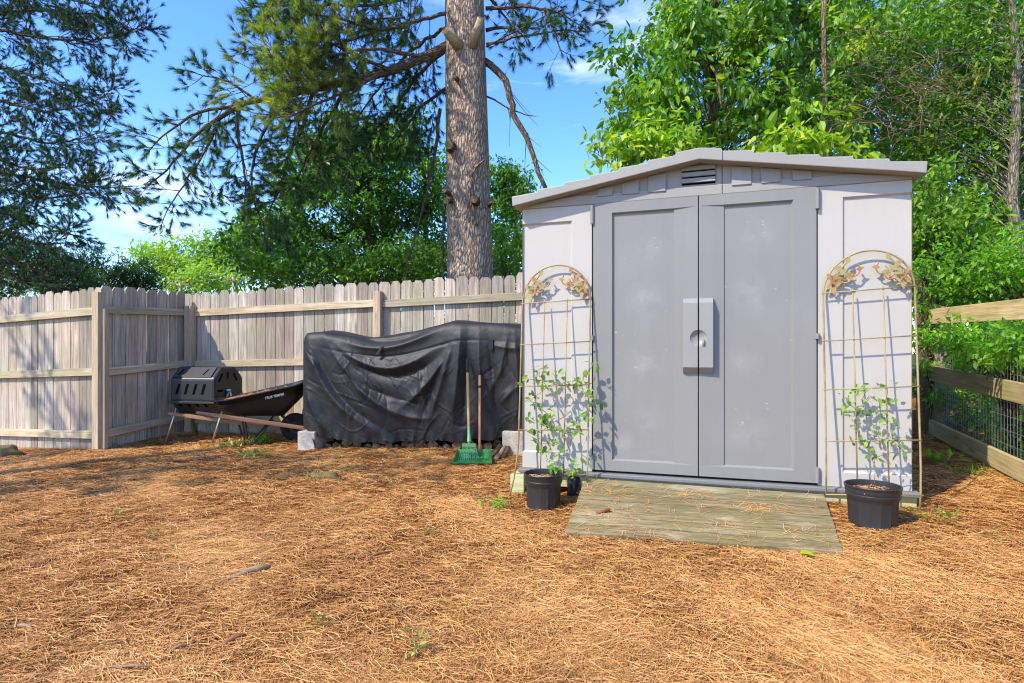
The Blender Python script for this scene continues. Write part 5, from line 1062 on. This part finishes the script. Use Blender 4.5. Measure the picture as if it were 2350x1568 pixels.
# shrubs at the right fence
SH='shrub_leaf'
broadleaf('shrub','leafy shrub squeezed between the shed corner and the end post','shrub',(4.35,6.1,.3),(4.4,6.1,1.9),.03,[(at(2120,470,6.0),(.28,.3,.5)),(at(2150,600,6.1),(.38,.35,.6)),(at(2200,520,6.4),(.5,.4,.6))],95,44,.088,'leaf_dark',.17,tb=.62,tv=.24,droop=.4)
broadleaf('shrub','bright sunny shrub above the top rail at the right edge','shrub',(5.0,5.5,.3),(5.0,5.5,1.6),.03,[(at(2260,640,5.6),(.5,.4,.28)),(at(2340,610,5.4),(.5,.45,.4)),(at(2420,620,5.2),(.5,.45,.45)),(at(2180,660,5.9),(.25,.3,.22))],75,50,.060,'leaf_bright',.16,tb=.55,tv=.25)
broadleaf('shrub','light green bush pushing through the wire between top and middle rail','shrub',(4.05,4.75,.28),(4.0,4.75,1.0),.02,[(at(2230,790,4.75),(.26,.14,.13)),(at(2300,805,4.3),(.24,.14,.13)),(at(2350,790,4.05),(.2,.14,.14)),(at(2185,775,5.25),(.16,.14,.08)),(at(2270,770,4.6),(.3,.14,.1))],64,40,.055,'leaf_bright',.12,tb=.55,tv=.22)
broadleaf('shrub','low shaded bush behind the lower wire of the right fence','shrub',(4.5,4.8,.25),(4.5,4.8,.8),.02,[(at(2200,920,5.5),(.35,.25,.15)),(at(2310,960,4.9),(.25,.2,.22)),(at(2330,1010,4.7),(.2,.2,.12)),(at(2240,900,5.4),(.3,.25,.12)),(at(2300,930,5.6),(.5,.3,.3)),(at(2380,1000,4.9),(.4,.3,.35)),(at(2220,980,6.0),(.4,.3,.2))],95,40,.055,'leaf_dark',.13,tb=.55,tv=.2)
broadleaf('shrub','dense dark undergrowth filling the gap behind the right fence','shrub',(5.6,6.6,.3),(5.6,6.6,2),.03,[(at(2200,700,7.2),(.9,.5,.9)),(at(2330,700,6.6),(.8,.5,.9)),(at(2250,880,6.6),(.9,.4,.6)),(at(2380,820,6.0),(.5,.4,.8)),(at(2180,560,7.4),(.7,.4,.6))],170,52,.085,'leaf_dark',.22,tb=.35,tv=.18)
broadleaf('shrub','small vine-like shrub climbing the tall brown end post','shrub',(4.0,5.62,.3),(4.03,5.66,1.6),.012,[(at(2118,760,5.6),(.10,.12,.16)),(at(2130,700,5.65),(.13,.12,.12)),(at(2122,830,5.6),(.10,.1,.1)),(at(2128,640,5.55),(.14,.1,.16)),(at(2118,600,5.6),(.12,.1,.12))],40,24,.05,'leaf_bright',.08,tb=.5,tv=.2)
# bare vine tangle in the right trees
vt_=thing('vine_tangle','brown tangle of bare vine stems hanging in the right trees','vine',tuple(at(2100,200,7.0))); mb=MB()
for i in range(120):
    c=np.array([2090+np.clip(rng.normal(0,110),-150,150),190+np.clip(rng.normal(0,80),-110,110)]); a=rng.normal(.25 if i%2 else -.5,.5); L_=rng.uniform(60,230); Yd=rng.uniform(6.4,7.6)
    p0=at(c[0]-L_*math.cos(a)*.5,c[1]+L_*math.sin(a)*.5,Yd); p2=at(c[0]+L_*math.cos(a)*.5,c[1]-L_*math.sin(a)*.5,Yd+rng.normal(0,.3)); m_=(p0+p2)/2+rng.normal(0,.18,3); mb.tube(wiggle(bez(p0,m_,p2,9),.012),rng.uniform(.003,.007)*np.linspace(1,.5,9),4,cap=False)
mb.build('stems',M['twig'],vt_,smooth=True)
mb=MB(); mb.tube(smooth_line([at(1655,240,6.9),at(1645,170,7.0),at(1630,150,7.1)]),.014,6); tag(mb.build('bare_sapling',M['twig'],loc=tuple(at(1655,240,6.9)),smooth=True),'short pale bare stem among the leaves left of the roof seam','sapling')
mb=MB(); mb.tube(smooth_line([at(1890,-10,7.2),at(1892,200,7.2),at(1900,390,7.3)]),.03,6)
tag(mb.build('bare_sapling',M['twig'],loc=tuple(at(1900,390,7.3)),smooth=True),'tall bare upright sapling stem above the right half of the shed roof','sapling')
